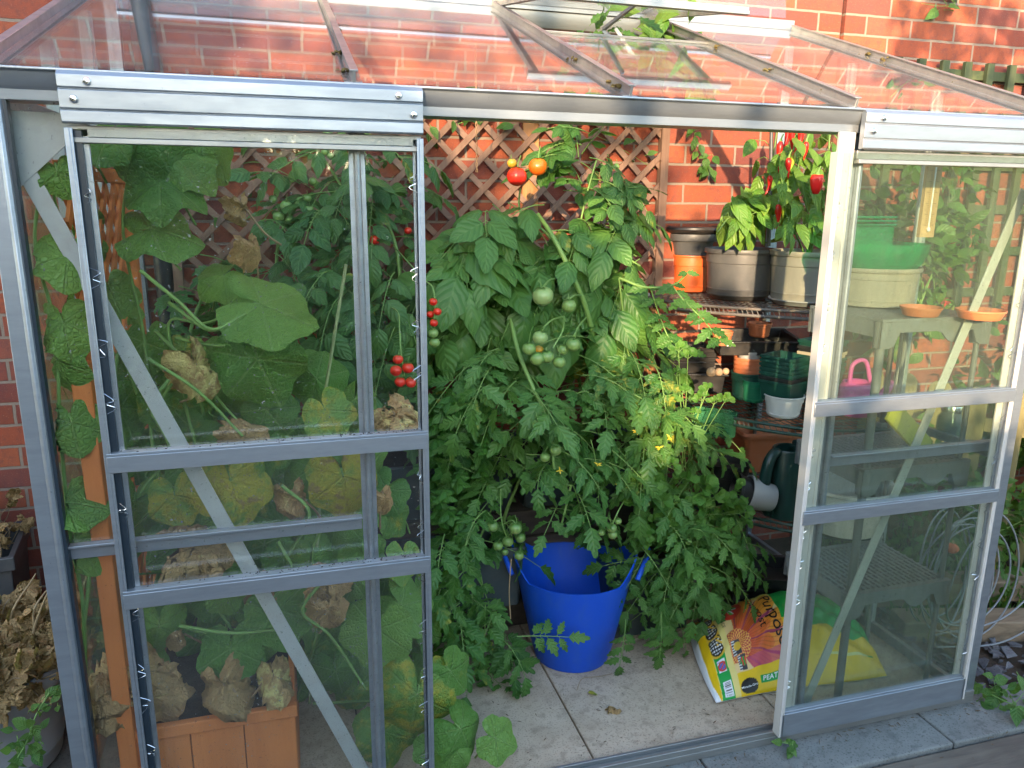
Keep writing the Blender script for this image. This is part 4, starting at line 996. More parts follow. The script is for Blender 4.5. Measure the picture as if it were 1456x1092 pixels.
# white bucket on the low resin shelf, pink can, bits seen through the panes
bw = at(1198, 745, .52); rB = 128/2*depth(bw)/FPX; 
zb = .42; p_ = np.array((bw[0]-.03, .49, zb)); Hb = vh(p_, 684)
t = thing('bucket', 'large off-white bucket on the lowest wire shelf behind the door', 'bucket'); b = MB()
b.lathe([(rB*.74,0),(rB*.78,.006),(rB*.93,Hb*.90),(rB*.98,Hb*.91),(rB,Hb*.94),(rB*.99,Hb),(rB*.94,Hb),(rB*.90,Hb*.93),(rB*.74,.02),(1e-6,.02)], (0,0,0), 52); b.build('body', M['bucket_white'], t, 40); t.location = p_
t = thing('watering_can', 'bright pink toy watering can behind the door pane', 'watering can'); p_ = at(1212, 618, .60); p_[2] = Z2+.002; b = MB(); r_ = .066
b.lathe([(r_*.75,0),(r_*.9,.008),(r_*1.05,.06),(r_*.98,.11),(r_*.8,.125),(r_*.7,.12),(r_*.8,.06),(1e-6,.02)], (0,0,0), 36); b.build('body', M['pink'], t, 50)
b = MB(); b.tube(curve([(r_*.8,0,.03),(r_*1.5,-.01,.07),(r_*2.1,-.02,.12)],6), list(np.linspace(.022,.012,13)), 10); b.build('spout', M['pink'], t, 60)
b = MB(); b.tube(curve([(-r_*.6,0,.12),(-r_*.5,0,.19),(r_*.3,0,.20),(r_*.8,0,.12)],6), .008, 10); b.build('handle', M['pink'], t, 60); t.location = p_
t = thing('seed_label_box', 'yellow-green flat pack leaning on the middle resin shelf', 'pack'); a, c = at(1266,582,.22), at(1318,640,.22); b = MB(); b.bar(a, c, .075, .012, up=(.3,-1,.1)); b.build('pack', M['lime'], t, 0, .003)
t = thing('glass_jar', 'clear jar on the middle resin shelf', 'jar'); p_ = at(1345, 640, .27); p_[2] = .80; b = MB(); b.lathe([(.036,0),(.04,.005),(.04,.075),(.03,.09),(.03,.105),(.027,.105),(.027,.09),(.037,.07),(.037,.006),(1e-6,.006)], (0,0,0), 30); b.build('jar', M['clear'], t, 40)
b = MB(); b.lathe([(1e-6,.118),(.031,.118),(.032,.116),(.032,.098),(.0305,.098)], (0,0,0), 30); b.build('lid', M['steel'], t, 40); t.location = p_
t = thing('pumpkin', 'small orange gourd on the low resin shelf', 'gourd'); p_ = at(1360, 736, .24); p_[2] = .396; b = MB(); r_ = .022; b.lathe([(max(r_*cos(a),1e-7),r_*.8*(1+sin(a))) for a in np.linspace(-pi/2,pi/2,11)], (0,0,0), 30, 0, None, lambda a, z: .05*cos(a*8)); b.build('gourd', M['orange_pot'], t, 180)
b = MB(); b.tube([(0,0,.032),(.003,0,.046)], .003, 6); b.build('stalk', M['stem_dry'], t); t.location = p_
# floor level under the rack
for k, (cx, cy, yy, sx, sy, h, rot, m_, nm, lb) in enumerate(((1085,800,.74,.17,.13,.13,-12,'black','storage_crate','black crate on the floor under the wire rack'),
        (1105,835,.60,.135,.10,.075,-18,'rim_clear','storage_tub','cloudy plastic tub with a pale rim on the floor behind the compost bag'),
        (1075,770,.70,.14,.10,.05,-25,'black','seed_tray','black tray lying on the floor crate'))):
    q = at(cx, cy, yy); q[2] = (0,0,.135)[k]; traybox(nm, lb, q, sx, sy, h, M[m_], R(rot), 0, 'crate' if 'crate' in nm else ('tub' if 'tub' in nm else 'tray'))
q = at(1105,835,.60); t = thing('plant_saucer', 'black dish resting in the cloudy floor tub', 'saucer'); b = MB(); b.lathe([(1e-6,0),(.085,0),(.105,.02),(.10,.022),(.08,.006),(1e-6,.006)], (0,0,0), 36); b.build('dish', M['black'], t, 40); t.location = (q[0],q[1],.066)
p_ = at(1018, 605, .80); p_ = np.array((p_[0]+.06, .80, .42)); pot('plant_pot', 'black pot of dry soil on the lowest wire shelf', 'pot', p_, .09, .17, M['black'], .8, .1, soil=True)

# ------------------------------------------------------------------ floor things
# blue flexible bucket
t = thing('trug', 'bright blue flexible trug with two loop handles standing on the slabs', 'trug'); c = np.array((.885,.60,0)); H = .345; r0, r1 = .125, .203
n = 72; rows = 22; P = []
def rimz(a): return H*(1 + .19*max(0, abs(cos(a))-.72)/.28*1.0) - .012*abs(sin(a))
outer = []; inner = []
for i in range(rows):
    f = i/(rows-1); ro_, ri_ = [], []
    for j in range(n):
        a = 2*pi*j/n; rr = r0+(r1-r0)*(f**.85) + (.006*f*f*abs(cos(a))); z = f*rimz(a)
        oval = (1.03, .97)
        ro_.append((rr*cos(a)*oval[0], rr*sin(a)*oval[1], z)); ri_.append(((rr-.005)*cos(a)*oval[0], (rr-.005)*sin(a)*oval[1], max(z, .006)))
    outer.append(ro_); inner.append(ri_)
allr = [[(p[0]*.9,p[1]*.9,0.0) for p in outer[0]]]+outer+inner[::-1]
V = sum(allr, []); F = [(i*n+j, i*n+(j+1) % n, (i+1)*n+(j+1) % n, (i+1)*n+j) for i in range(len(allr)-1) for j in range(n)]+[tuple(range(n))[::-1], tuple(range((len(allr)-1)*n, len(allr)*n))]
b = MB(); b.add(V, F); b.build('tub', M['blue'], t, 50)
for s in (-1, 1):
    b = MB(); k = r1*1.035
    pts = curve([(s*k*.985,-.105,H*1.005),(s*k*1.08,-.075,H*1.10),(s*k*1.17,-.035,H*1.165),(s*k*1.19,0,H*1.18),(s*k*1.17,.035,H*1.165),(s*k*1.08,.075,H*1.10),(s*k*.985,.105,H*1.005)], 6)
    b.tube(pts, .0085, 10); b.build('handle', M['blue'], t, 60)
t.location = c; t.rotation_euler = (0,0,R(-20))
# orange planter with lattice end
t = thing('cucumber_planter', 'orange wooden planter with a lattice end panel in the corner bay', 'planter')
x0, x1, y0, y1, zt = -.420, -.050, .100, .76, .322
b = MB()
nb = 3
for i in range(nb):
    xa = x0+(x1-x0)*i/nb; xb = x0+(x1-x0)*(i+1)/nb; b.box((xa+.0012,y0,-.001),(xb-.0012,y0+.014,zt-.03))
b.build('front_boards', M['orange_wood'], t, 0, .0015)
b = MB(); b.box((x0-.006,y0-.008,zt-.029),(x1+.006,y0+.012,zt+.004)); b.build('top_rail', M['orange_wood'], t, 0, .003)
b = MB(); b.box((x1-.014,y0+.0145,0),(x1,y1,zt)); b.box((x0,y0+.0145,0),(x0+.014,y1,zt)); b.box((x0+.0145,y1-.014,0),(x1-.0145,y1,zt)); b.build('side_boards', M['orange_wood'], t, 0, .002)
b = MB(); b.box((x0+.016,y0+.016,.1),(x1-.016,y1-.016,zt-.035)); b.build('soil', M['soil'], t, 0)
b = MB(); b.box((x0-.032,y0-.020,0),(x0+.006,y0+.018,1.22)); b.build('post', M['orange_wood'], t, 0, .003)
b = MB(); b.box((x0-.032,y1-.03,0),(x0+.006,y1+.008,1.63)); b.build('post', M['orange_wood'], t, 0, .003)
b = MB(); b.box((x0-.026,y0+.02,1.595),(x0,y1-.032,1.63)); b.build('lattice_rail', M['orange_wood'], t, 0, .003)
for sg in (1, -1):
    b = MB(); s = .10; xx = x0-.010 if sg == 1 else x0-.019; c = -1.4
    while c < 2.2:
        za, zb_ = .45, 1.59; ya, yb = y0+.02, y1-.032
        # y = ya + sg*(z-c)
        lo, hi = (c, c+(yb-ya)) if sg == 1 else (c, c+(yb-ya))
        l2, h2_ = max(lo, za), min(hi, zb_)
        if h2_-l2 > .03:
            f = (lambda z: ya+(z-c)) if sg == 1 else (lambda z: yb-(z-c))
            b.bar((xx,f(l2),l2),(xx,f(h2_),h2_),.008,.024,up=(0,-sg,1) if sg == 1 else (0,1,1))
        c += s
    b.build('lattice_lath', M['orange_wood'], t, 0, .001)
rebase(t)
# dark slate troughs on a board stand: tomatoes and herbs grow in them
t = thing('trough_stand', 'stand of dark weathered boards under the slate plastic troughs', 'stand')
for k in range(4):
    b = MB(); b.box((.20,.80,.06+.105*k),(1.36,.822,.155+.105*k)); b.build('board', M['darkboard'], t, 0, .003)
b = MB(); b.box((.19,.823,0),(1.37,1.22,.47)); b.build('frame', M['darkboard'], t, 0, .003)
rebase(t)
def trough(x0, x1, y0, y1, z0, h, lb):
    t = thing('planter_trough', lb, 'planter'); b = MB(); cx, cy = (x0+x1)/2, (y0+y1)/2; sx, sy = (x1-x0)/2, (y1-y0)/2
    R_ = [rrect(sx*.95,sy*.85,.02,0), rrect(sx*.985,sy*.96,.02,h-.045), rrect(sx*.99,sy*1.0,.02,h-.043), rrect(sx,sy*1.03,.02,h-.004), rrect(sx*.996,sy*1.01,.02,h), rrect(sx*.97,sy*.9,.02,h-.002), rrect(sx*.955,sy*.86,.02,h*.7)]
    n_ = len(R_[0]); V = sum(R_, []); F = [(i*n_+j, i*n_+(j+1) % n_, (i+1)*n_+(j+1) % n_, (i+1)*n_+j) for i in range(len(R_)-1) for j in range(n_)]+[tuple(range(n_))[::-1]]
    b.add(V, F); b.build('trough', M['slate_trough'], t, 40)
    b = MB(); b.add(rrect(sx*.96,sy*.87,.02,h*.82), [tuple(range(n_))]); b.build('soil', M['soil'], t, 0); t.location = (cx,cy,z0)
trough(.06,.74,.80,1.10,.471,.205,'slate plastic trough of basil and cherry tomatoes on the board stand')
trough(.76,1.34,.80,1.10,.471,.205,'slate plastic trough of beef tomatoes on the board stand')
trough(-.02,.72,.62,.785,.20,.22,'lower slate plastic trough in front of the board stand')
trough(1.02,1.36,.60,.78,.02,.30,'deep slate plastic trough of parsley beneath the tomato leaves')
# ------------------------------------------------------------------ compost bag: printed pillow
bag = thing('compost_bag', 'plump yellow and green compost bag printed with a flower, lying on the slabs', 'bag')
BO = np.array((1.215,.205,0.)); BU = np.array((.665,-.02,0.)); BV = np.array((.135,.43,0.))
def bag_pt(u, v, lift=0.):
    e = (max(0, 4*u*(1-u)))**.42*(max(0, 4*v*(1-v)))**.72
    th = .120*e*(1-.12*sin(u*7+1)-.05*sin(v*9+u*5)) + .010*sin(u*30+6*sin(v*5))*e*(1-min(1,8*min(u,1-u)))*1
    wr = .0035*sin(v*42+3*sin(u*16))*max(0, 1-u*5) + .0045*sin(u*26+v*31)*max(0,(u-.45))*5 + .0035*sin(u*55-v*20+2*sin(v*8))
    lean = np.array((0,0,.085*v**1.3))
    inn = .035*(abs(2*v-1)**2)*(1 if u < .5 else -1)*(1-4*u*(1-u))
    return BO + BU*(u+inn*.6) + BV*(v + .02*sin(u*5)) + np.array((0,0,.008+th+wr*e)) + lean*e + np.array((0,0,lift))
Y = np.array((.78,.50,.012)); G_ = np.array((.012,.33,.055)); W_ = np.array((.74,.76,.78)); K_ = np.array((.022,.018,.014)); OR = np.array((.75,.25,.03)); RD = np.array((.58,.05,.035)); CR_ = np.array((.80,.66,.22)); PU = np.array((.20,.05,.32)); GOLD = np.array((.72,.45,.05))
KU = 1.46
def art(u, v):
    u = u*KU if u*KU < .66 else .66+(u-.66/KU)/(1-.66/KU)*.34
    # u along the bag (0 open left end), v from the near edge to the back
    vv = 1-v
    if u < .018: return W_
    gl = .055+.02*sin(v*3); gr = .175-.012*v
    if u < gl: return Y*(1 if u > .03 else .95) if not (v < .22 and u < .045-.1*v) else W_
    if gl <= u < gr:
        c = G_
        if abs(u-gl) < .004 or abs(u-gr) < .003: c = CR_
        for k, (cy, rad) in enumerate(((.53,.060),(.68,.052),(.80,.046),(.90,.040))):
            du = (u-(gl+gr)/2)*.62; dv = (v-cy)*.43; q = math.hypot(du/1.0, dv/1.05)
            if q < rad*.74:
                c = GOLD if q > rad*.60 else K_
                if q < rad*.50 and ((math.sin(v*260) > .25 and math.sin(u*330+v*40) > -.4)): c = W_*.9
                if q < rad*.5 and du > rad*.05 and dv > -rad*.1 and math.sin(v*170+u*150) > 0: c = GOLD
            
        if .30 < v < .40 and gl+.018 < u < gr-.018:
            c = W_
            if math.hypot((u-.125)*.46, (v-.345)*.43) < .017: c = RD if math.hypot((u-.125)*.46,(v-.345)*.43) > .011 or abs((u-.125)*.46-(v-.345)*.43) < .003 else np.array((.1,.12,.4))
            elif u < .112 and math.sin(v*300) > .2: c = np.array((.35,.35,.5))
        if .045 < v < .215 and gl+.028 < u < gr-.012:
            c = W_
            if gl+.04 < u < gr-.022 and .085 < v < .20: c = K_*4 if math.sin(v*520+3*math.sin(v*90)) > .1 else W_
            if gl+.04 < u < gr-.022 and .055 < v < .075: c = K_*6 if math.sin(u*600) > 0 else W_
        return c
    if u < gr+.045:
        c = CR_*.95
        return c
    if v < .235 and u > .17: 
        c = Y
        if .395 < u < .64 and .10 < v < .165: c = G_
        du, dv = (u-.298)*.46, (v-.10)*.43
        if math.hypot(du, dv) < .033: c = K_
        return c
    if u < .66:
        # flower: hub on the left-hand border, petals fanning out
        hu, hv = .262, .44; du, dv = (u-hu)*.46, (v-hv)*.43; q = math.hypot(du, dv); an = math.atan2(dv, du)
        for (bu, bv, m) in ((.232,.43,0),(.250,.305,1)):
            if abs(u-bu-.03) < .032 and abs(v-bv) < .058:
                e = .5+.5*math.sin(u*240+v*30); 
                c = np.array((.06,.055,.06))
                if math.hypot((u-bu-.04)*.46,(v-bv-.01)*.43) < .014: c = GOLD if m == 0 else (RD if e > .5 else G_)
                elif u < bu+.024 and math.sin(v*330) > .1: c = W_*.85
                return c
        tu, tv = (u-.29)*.46, (v-.80)*.43; tq = math.hypot(tu, tv)
        if tq < .055:
            if tq < .028*(1+.6*math.cos(5*math.atan2(tv,tu))) and tq < .036: return np.array((.10,.36,.05)) if math.sin(8*math.atan2(tv,tu)) > -.3 else W_*.9
            return np.array((.66,.05,.03))*(1.0 if tu < .01 else .85)
        ph = an*7.0; pet = abs(math.sin(ph)); L = .235*(.66+.34*pet**.5) 
        if q < .055:
            return np.array((.50,.06,.05)) if math.sin(q*420)*math.sin(an*26) > 0 else np.array((.80,.42,.10))
        if q < L and (an > -1.1 and an < 1.45):
            s = q/L; c = RD*(1-s)+OR*s if s < .6 else OR*(1-(s-.6)/.4*.5)+np.array((.80,.42,.05))*((s-.6)/.4*.5)
            if pet < .16+.1*s: c = np.array((.36,.05,.10))
            if math.sin(an*60+q*20) > .75: c = c*.75
            if v < .33: c = np.array((.50,.06,.16))*(.6)+c*.4
            return c
        if v > .86 and u < .44: return PU if math.sin(u*70)*math.sin(v*90) > -.5 else PU*1.8
        if q < .2: return np.array((.78,.56,.25))
        return CR_ if v < .8 or u < .42 else np.array((.82,.62,.10))
    # yellow tail, green upper back
    if v > .50-.10*(u-.66)/.34+.03*math.sin(u*40): return G_*(.9 if math.sin(u*60) > 0 else 1.05)
    du, dv = (u-.90)*.46, (v-.50)*.43
    if abs(du) < .02 and abs(dv) < .022 and math.hypot(du, dv) > .012: return K_*5
    if .80 < u < .965 and .12 < v < .26: 
        if math.hypot((u-.85)*.46,(v-.19)*.43) < .018 or math.hypot((u-.915)*.46,(v-.19)*.43) < .018: return np.array((.22,.20,.10))
        return np.array((.66,.66,.30)) if u < .945 else G_
    if .70 < u < .78 and .40 < v < .62 and math.sin(u*200)*math.sin(v*150) > .6: return Y*.6
    return Y
nu, nv = 330, 230
def bagmesh():
    U = np.linspace(0, 1, nu+1); Vv = np.linspace(0, 1, nv+1)
    top = np.array([[bag_pt(u, v) for v in Vv] for u in U]); V = top.reshape(-1, 3)
    F = np.array([(i*(nv+1)+j, (i+1)*(nv+1)+j, (i+1)*(nv+1)+j+1, i*(nv+1)+j+1) for i in range(nu) for j in range(nv)])
    me = bpy.data.meshes.new('printed_sack'); me.from_pydata(V.tolist(), [], F.tolist())
    ca = me.color_attributes.new('print', 'FLOAT_COLOR', 'POINT'); cc = np.ones((len(V), 4), np.float32)
    cc[:, :3] = [art(u, v**.70) for u in U for v in Vv]; ca.data.foreach_set('color', cc.ravel())
    me.materials.append(M['print']); me.shade_smooth()
    o = bpy.data.objects.new('printed_sack', me); COL.objects.link(o); o.parent = bag
    # underside
    b = MB(); bot = np.array([[bag_pt(u, v)*(1,1,0)+np.array((0,0,.006)) for v in np.linspace(0,1,30)] for u in np.linspace(0,1,40)]); b.grid(bot); b.build('underside', M['pot_white'], bag, 30)
bagmesh()
def bag_text(name, body, u, v, size, rot, mat, shear=0, bold=0., spread=1.):
    cu = bpy.data.curves.new(name, 'FONT'); cu.body = body; cu.size = 1; cu.offset = bold; cu.shear = shear; cu.align_x = 'LEFT'; cu.resolution_u = 3; cu.space_character = spread
    o = bpy.data.objects.new(name, cu); COL.objects.link(o); bpy.context.view_layer.update()
    me = bpy.data.meshes.new_from_object(o.evaluated_get(bpy.context.evaluated_depsgraph_get())); COL.objects.unlink(o); bpy.data.objects.remove(o)
    bm = bmesh.new(); bm.from_mesh(me); bmesh.ops.triangulate(bm, faces=bm.faces[:])
    for _ in range(2): bmesh.ops.subdivide_edges(bm, edges=[e for e in bm.edges if e.calc_length() > .12], cuts=1, use_grid_fill=False)
    lu, lv = .665, .43; u = u/KU
    for vt in bm.verts:
        x, y = vt.co.x*size, vt.co.y*size
        X, Y_ = x*cos(rot)-y*sin(rot), x*sin(rot)+y*cos(rot)
        vt.co = Vector(bag_pt(min(max(u+X/lu,.001),.999), min(max(v+Y_/lv,.001),.999)**(1/.70), .0028))
    bm.normal_update()
    for f in bm.faces:
        if f.normal.z < 0: f.normal_flip()
    bm.to_mesh(me); bm.free(); me.materials.clear(); me.materials.append(mat)
    o = bpy.data.objects.new(name, me); COL.objects.link(o); o.parent = bag; return o
bag_text('logo_lettering', 'Miracle-Gro', .228, .083, .0128, R(3), M['ink_white'], 0, .012)
bag_text('slogan_lettering', 'PEAT FREE', .41, .112, .0235, R(1), M['ink_white'], .2, .02, 1.05)
bag_text('title_lettering', 'All', .535, .975, .060, R(-84), M['ink'], 0, .006)
bag_text('title_lettering', 'Purpose', .548, .775, .060, R(-84), M['ink'], 0, .006)
bag_text('title_lettering', 'Compost', .445, .86, .042, R(-84), M['ink'], 0, .004)
bag_text('strip_lettering', 'BASED IN SCIENCE', .182, .95, .0155, R(-86), M['ink'], 0, .0, 1.1)
rebase(bag)
# ------------------------------------------------------------------ plants
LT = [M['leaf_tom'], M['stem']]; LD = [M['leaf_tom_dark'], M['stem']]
def stems(parent, lines, r0, r1, name='stem', mat=None):
    b = MB()
    for ln in lines: b.tube(ln, list(np.linspace(r0, r1, len(ln))), 8)
    return b.build(name, mat or M['stem'], parent, 60)
def px(*pts): return [at(x, y, d) for x, y, d in pts]

# --- beef tomato in the middle of the opening
t = thing('tomato_plant', 'tall beef tomato plant with red and orange fruit against the lattice', 'tomato plant')
main = curve(px((770,700,.92),(800,600,.86),(845,520,.78),(835,445,.70),(808,380,.70),(785,335,.74),(765,305,.84)), 8)
sd = curve(px((840,440,.84),(850,390,.84),(858,352,.84),(885,318,.84),(905,285,.84),(925,238,.84),(930,218,.84)) if False else px((815,385,.86),(818,352,.84),(824,322,.84),(836,270,.84),(848,228,.84)), 6)
lft = curve(px((808,375,.86),(775,330,.88),(745,310,.9),(738,290,.92),(740,268,.92)), 6)
rgt = curve(px((818,340,.84),(850,345,.82),(880,360,.80),(910,378,.8)), 6)
stems(t, [main], .011, .007); stems(t, [sd, lft, rgt], .005, .003)
f = Fol(); L = [dense(main,2), dense(sd,2), dense(lft,2), dense(rgt,2)]
bunch(f, [(625,360),(690,310),(735,320),(780,340),(850,320),(890,340),(915,390),(905,470),(850,490),(740,480),(650,480),(620,420)], (.70,1.0), 52, .26, L, TB, (.4,1.0), .8, size=1.3)
bunch(f, [(640,330),(700,280),(780,300),(860,290),(900,330),(890,400),(760,400),(650,400)], (.72,.86), 16, .22, L, TB, (.3,.9), .9, size=1.35)
bunch(f, [(625,400),(920,400),(920,520),(640,520)], (.85,1.08), 26, .24, L, TB, (.4,1.), .5, size=1.1)
bunch(f, [(780,185),(835,175),(880,210),(895,265),(850,300),(775,260),(760,225)], (.78,.90), 11, .16, L, TB, (.1,.5), .5)
bunch(f, [(840,260),(900,260),(905,320),(850,330)], (.76,.86), 9, .19, L, TB, (.2,.6), .6)
for c in ((822,210,.86,(-.2,-.3,1)),(800,235,.84,(-1,-.3,.1)),(860,300,.82,(1,-.5,.1)),(810,182,.90,(.1,-.2,1))): compound(f, at(*c[:3])-np.array(c[3])*.03, c[3], .17, TB, (0,-.6,1), .3)
f.build('foliage', LT, t)
for x, y, w, d, m in ((735,251,29,.76,'tom_red'),(765,237,27,.77,'tom_orange'),(728,232,14,.82,'tom_yellow'),(772,421,30,.56,'tom_pale'),(809,435,21,.57,'tom_green'),(768,480,22,.53,'tom_pale'),(752,496,20,.53,'tom_green'),(764,510,21,.52,'tom_green'),(778,507,20,.52,'tom_green'),(795,515,19,.52,'tom_green'),(815,490,21,.53,'tom_green'),(800,497,17,.55,'tom_green'),(766,497,15,.7,'tom_yellow'),(793,503,15,.72,'tom_green'),(876,237,10,1.15,'tom_green'),(769,258,14,.94,'tom_green')):
    p = at(x, y, d); tomato(t, p, w/2*depth(p)/FPX, M[m], ribs=6 if w > 25 else 5, rib=.05 if w > 25 else .02)
b = MB()
for q in (((802,450,.66),(785,455,.56),(772,466,.53)),((802,450,.66),(800,470,.56),(786,495,.53)),((830,420,.72),(818,420,.60),(810,425,.57)),((835,450,.72),(824,462,.58),(816,478,.53)),((795,395,.74),(782,398,.62),(773,407,.565))): b.tube(curve(px(*q),5), .0028, 6)
b.build('truss', M['stem'], t, 60)
rebase(t)

# --- younger tomato sprawling over the trug
t = thing('tomato_plant', 'sprawling green tomato plant trailing over the blue trug', 'tomato plant')
s1 = curve(px((725,450,.70),(737,500,.62),(755,545,.56),(775,590,.52),(785,630,.50),(788,665,.48),(800,688,.47),(812,690,.47)), 8)
s2 = curve(px((700,900,.72),(712,760,.72),(735,690,.72),(765,620,.70),(800,575,.72),(830,560,.74)), 8)
s3 = curve(px((812,690,.47),(805,720,.45),(795,760,.44)), 6)
s4 = curve(px((900,790,.62),(915,715,.60),(950,690,.58),(960,660,.58),(935,620,.62)), 6)
s5 = curve(px((985,830,.42),(960,780,.46),(930,740,.52)), 6)
s6 = curve(px((688,880,.66),(685,830,.62),(678,790,.60),(690,745,.60),(715,690,.60)), 6)
stems(t, [s1, s2], .0075, .0042); stems(t, [s3, s4, s5, s6], .0048, .003)
L = [dense(q,2) for q in (s1,s2,s3,s4,s5,s6)]
f = Fol()
bunch(f, [(625,480),(760,470),(900,480),(940,560),(1000,610),(1010,690),(900,700),(760,690),(640,640)], (.60,.95), 46, .22, L, TL, (.3,.8), .5)
bunch(f, [(700,490),(740,540),(840,540),(900,490),(960,560),(1000,610),(1010,670),(975,725),(900,690),(800,660),(720,640),(640,520)], (.46,.68), 44, .21, L, TL, (.3,.7), .7)
bunch(f, [(760,600),(840,560),(920,640),(880,740),(800,740),(740,690)], (.42,.54), 12, .21, L, TL, (.4,.8), .7)
bunch(f, [(625,760),(670,740),(690,790),(705,860),(735,930),(715,965),(640,950),(618,880)], (.36,.60), 28, .19, L, TL, (.2,.6), .5)
bunch(f, [(935,770),(960,730),(1045,730),(1075,780),(1065,810),(1010,850),(985,890),(960,915),(935,915),(925,830)], (.36,.58), 38, .18, L, TL, (.3,.7), .6)
bunch(f, [(640,660),(740,650),(720,780),(650,790)], (.55,.7), 9, .18, L, TL, (.3,.7), .5)
# leaves hung over the trug, in it and across its face
for (a, b_, l, dr) in (((840,625,.46),(862,700,.43),.22,.25),((815,690,.45),(850,790,.44),.20,.25),((735,905,.36),(830,900,.335),.155,.06),((935,790,.50),(850,800,.47),.20,.35),((925,770,.50),(900,830,.42),.17,.3),((900,700,.45),(915,770,.43),.19,.3),((655,590,.50),(640,650,.48),.15,.4),((1040,790,.36),(1095,825,.32),.14,.2),((940,870,.36),(945,935,.34),.16,.2),((890,880,.36),(885,945,.34),.15,.2),((690,860,.42),(690,970,.40),.19,.2),((900,560,.48),(960,590,.42),.22,.3),((870,640,.44),(930,690,.40),.19,.3)):
    p, q = at(*a), at(*b_); compound(f, p, q-p, l, TL, (0,-.75,.66), dr)
fo = f.build('foliage', LT, t, floor=.012)
for x, y, w, d, m in ((765,604,18,.41,'tom_green'),(790,640,17,.41,'tom_green'),(775,650,15,.43,'tom_green'),(700,748,18,.52,'tom_green'),(733,751,19,.46,'tom_green'),(740,765,15,.5,'tom_green'),(722,770,16,.5,'tom_green'),(708,776,15,.5,'tom_green'),(738,790,14,.44,'tom_green'),(718,785,10,.5,'tom_green'),(870,751,15,.42,'tom_green'),(871,760,14,.42,'tom_green'),(855,757,11,.44,'tom_green'),(879,741,10,.42,'tom_green'),(979,770,10,.38,'tom_green')):
    p = at(x, y, d); tomato(t, p, w/2*depth(p)/FPX, M[m])
b = MB()
for q in (((712,690,.6),(712,730,.52),(716,750,.5),(722,768,.5)),((712,735,.52),(705,740,.52),(700,742,.52)),((716,745,.5),(728,740,.47),(733,745,.46)),((770,585,.52),(768,595,.48),(765,598,.46)),((785,632,.5),(790,634,.47),(790,636,.46)),((895,700,.5),(880,725,.43),(871,745,.42))): b.tube(curve(px(*q),5), .0022, 6)
b.build('truss', M['stem'], t, 60)
fl = Fol()
for x, y, d in ((796,668,.44),(905,613,.44),(952,622,.42),(938,636,.43),(880,690,.42),(850,660,.44)):
    p = at(x, y, d)
    for k in range(5): fl.put(TW[1], p, unit(rv()+np.array((0,-.5,-.2))), (0,-1,.2), .014, .5, wid=.5)
fl.build('blossom', [M['petal'], M['stem']], t)
rebase(t)

# --- side shoot reaching over the rack
t = thing('tomato_plant', 'slender tomato side shoot reaching out in front of the wire rack', 'tomato plant')
s1 = curve(px((880,395,.72),(915,408,.70),(950,407,.68),(968,398,.66),(985,375,.64)), 6)[:-3]; s2 = curve(px((955,406,.68),(975,430,.64),(1000,455,.62),(1022,482,.60)), 6); s3 = curve(px((925,410,.70),(940,455,.70),(955,485,.68),(985,500,.66)), 6)
s0 = curve(px((900,790,.70),(905,600,.74),(890,480,.74),(880,395,.72)), 6)
stems(t, [s0, s1], .0045, .0032); stems(t, [s2, s3], .003, .002)
f = Fol()
for ln, n in ((s2, 7), (s3, 7), (s1, 3)):
    for i in range(n):
        p = np.array(ln[int((i+1)*(len(ln)-1)/n)])
        for s in (-1, 1): f.put(TL[rng.integers(3)], p, (s*.9, -.5*rng.random(), -.25+.2*rng.normal()), (0,-.8,.6), rng.uniform(.045,.075), rng.random())
bunch(f, [(900,590),(1040,600),(1060,640),(950,640)], (.5,.62), 7, .15, [s0], TL, (.3,.6), .5)
f.build('foliage', LT, t); rebase(t)

# --- cherry tomatoes behind the closed door
t = thing('tomato_plant', 'cherry tomato plant with green trusses and ripe red clusters behind the door glass', 'tomato plant')
s1 = curve(px((560,640,.90),(545,520,.90),(520,400,.92),(500,300,.95),(470,240,1.0),(430,190,1.02)), 8); s2 = curve(px((600,640,.95),(575,450,.88),(560,340,.90),(525,290,.92),(480,220,.95)), 8); s3 = curve(px((420,620,.95),(400,480,.95),(395,350,1.0),(430,280,1.0)), 8); s4 = curve(px((250,640,.95),(265,500,.98),(290,420,1.0),(340,370,1.0)), 8)
stems(t, [s1, s2, s3, s4], .0075, .004); L = [dense(q,2) for q in (s1,s2,s3,s4)]
f = Fol()
bunch(f, [(400,220),(520,185),(600,230),(600,440),(520,440),(430,400),(380,340)], (.80,1.08), 34, .22, L, TB, (.3,.8), .5)
bunch(f, [(210,420),(330,370),(520,390),(600,440),(600,600),(460,640),(240,620)], (.85,1.12), 60, .22, L, TL, (.3,.8), .4)
bunch(f, [(450,380),(600,380),(600,560),(470,600)], (.62,.85), 16, .22, L, TB, (.6,1.1), .5)
f.build('foliage', LD, t)
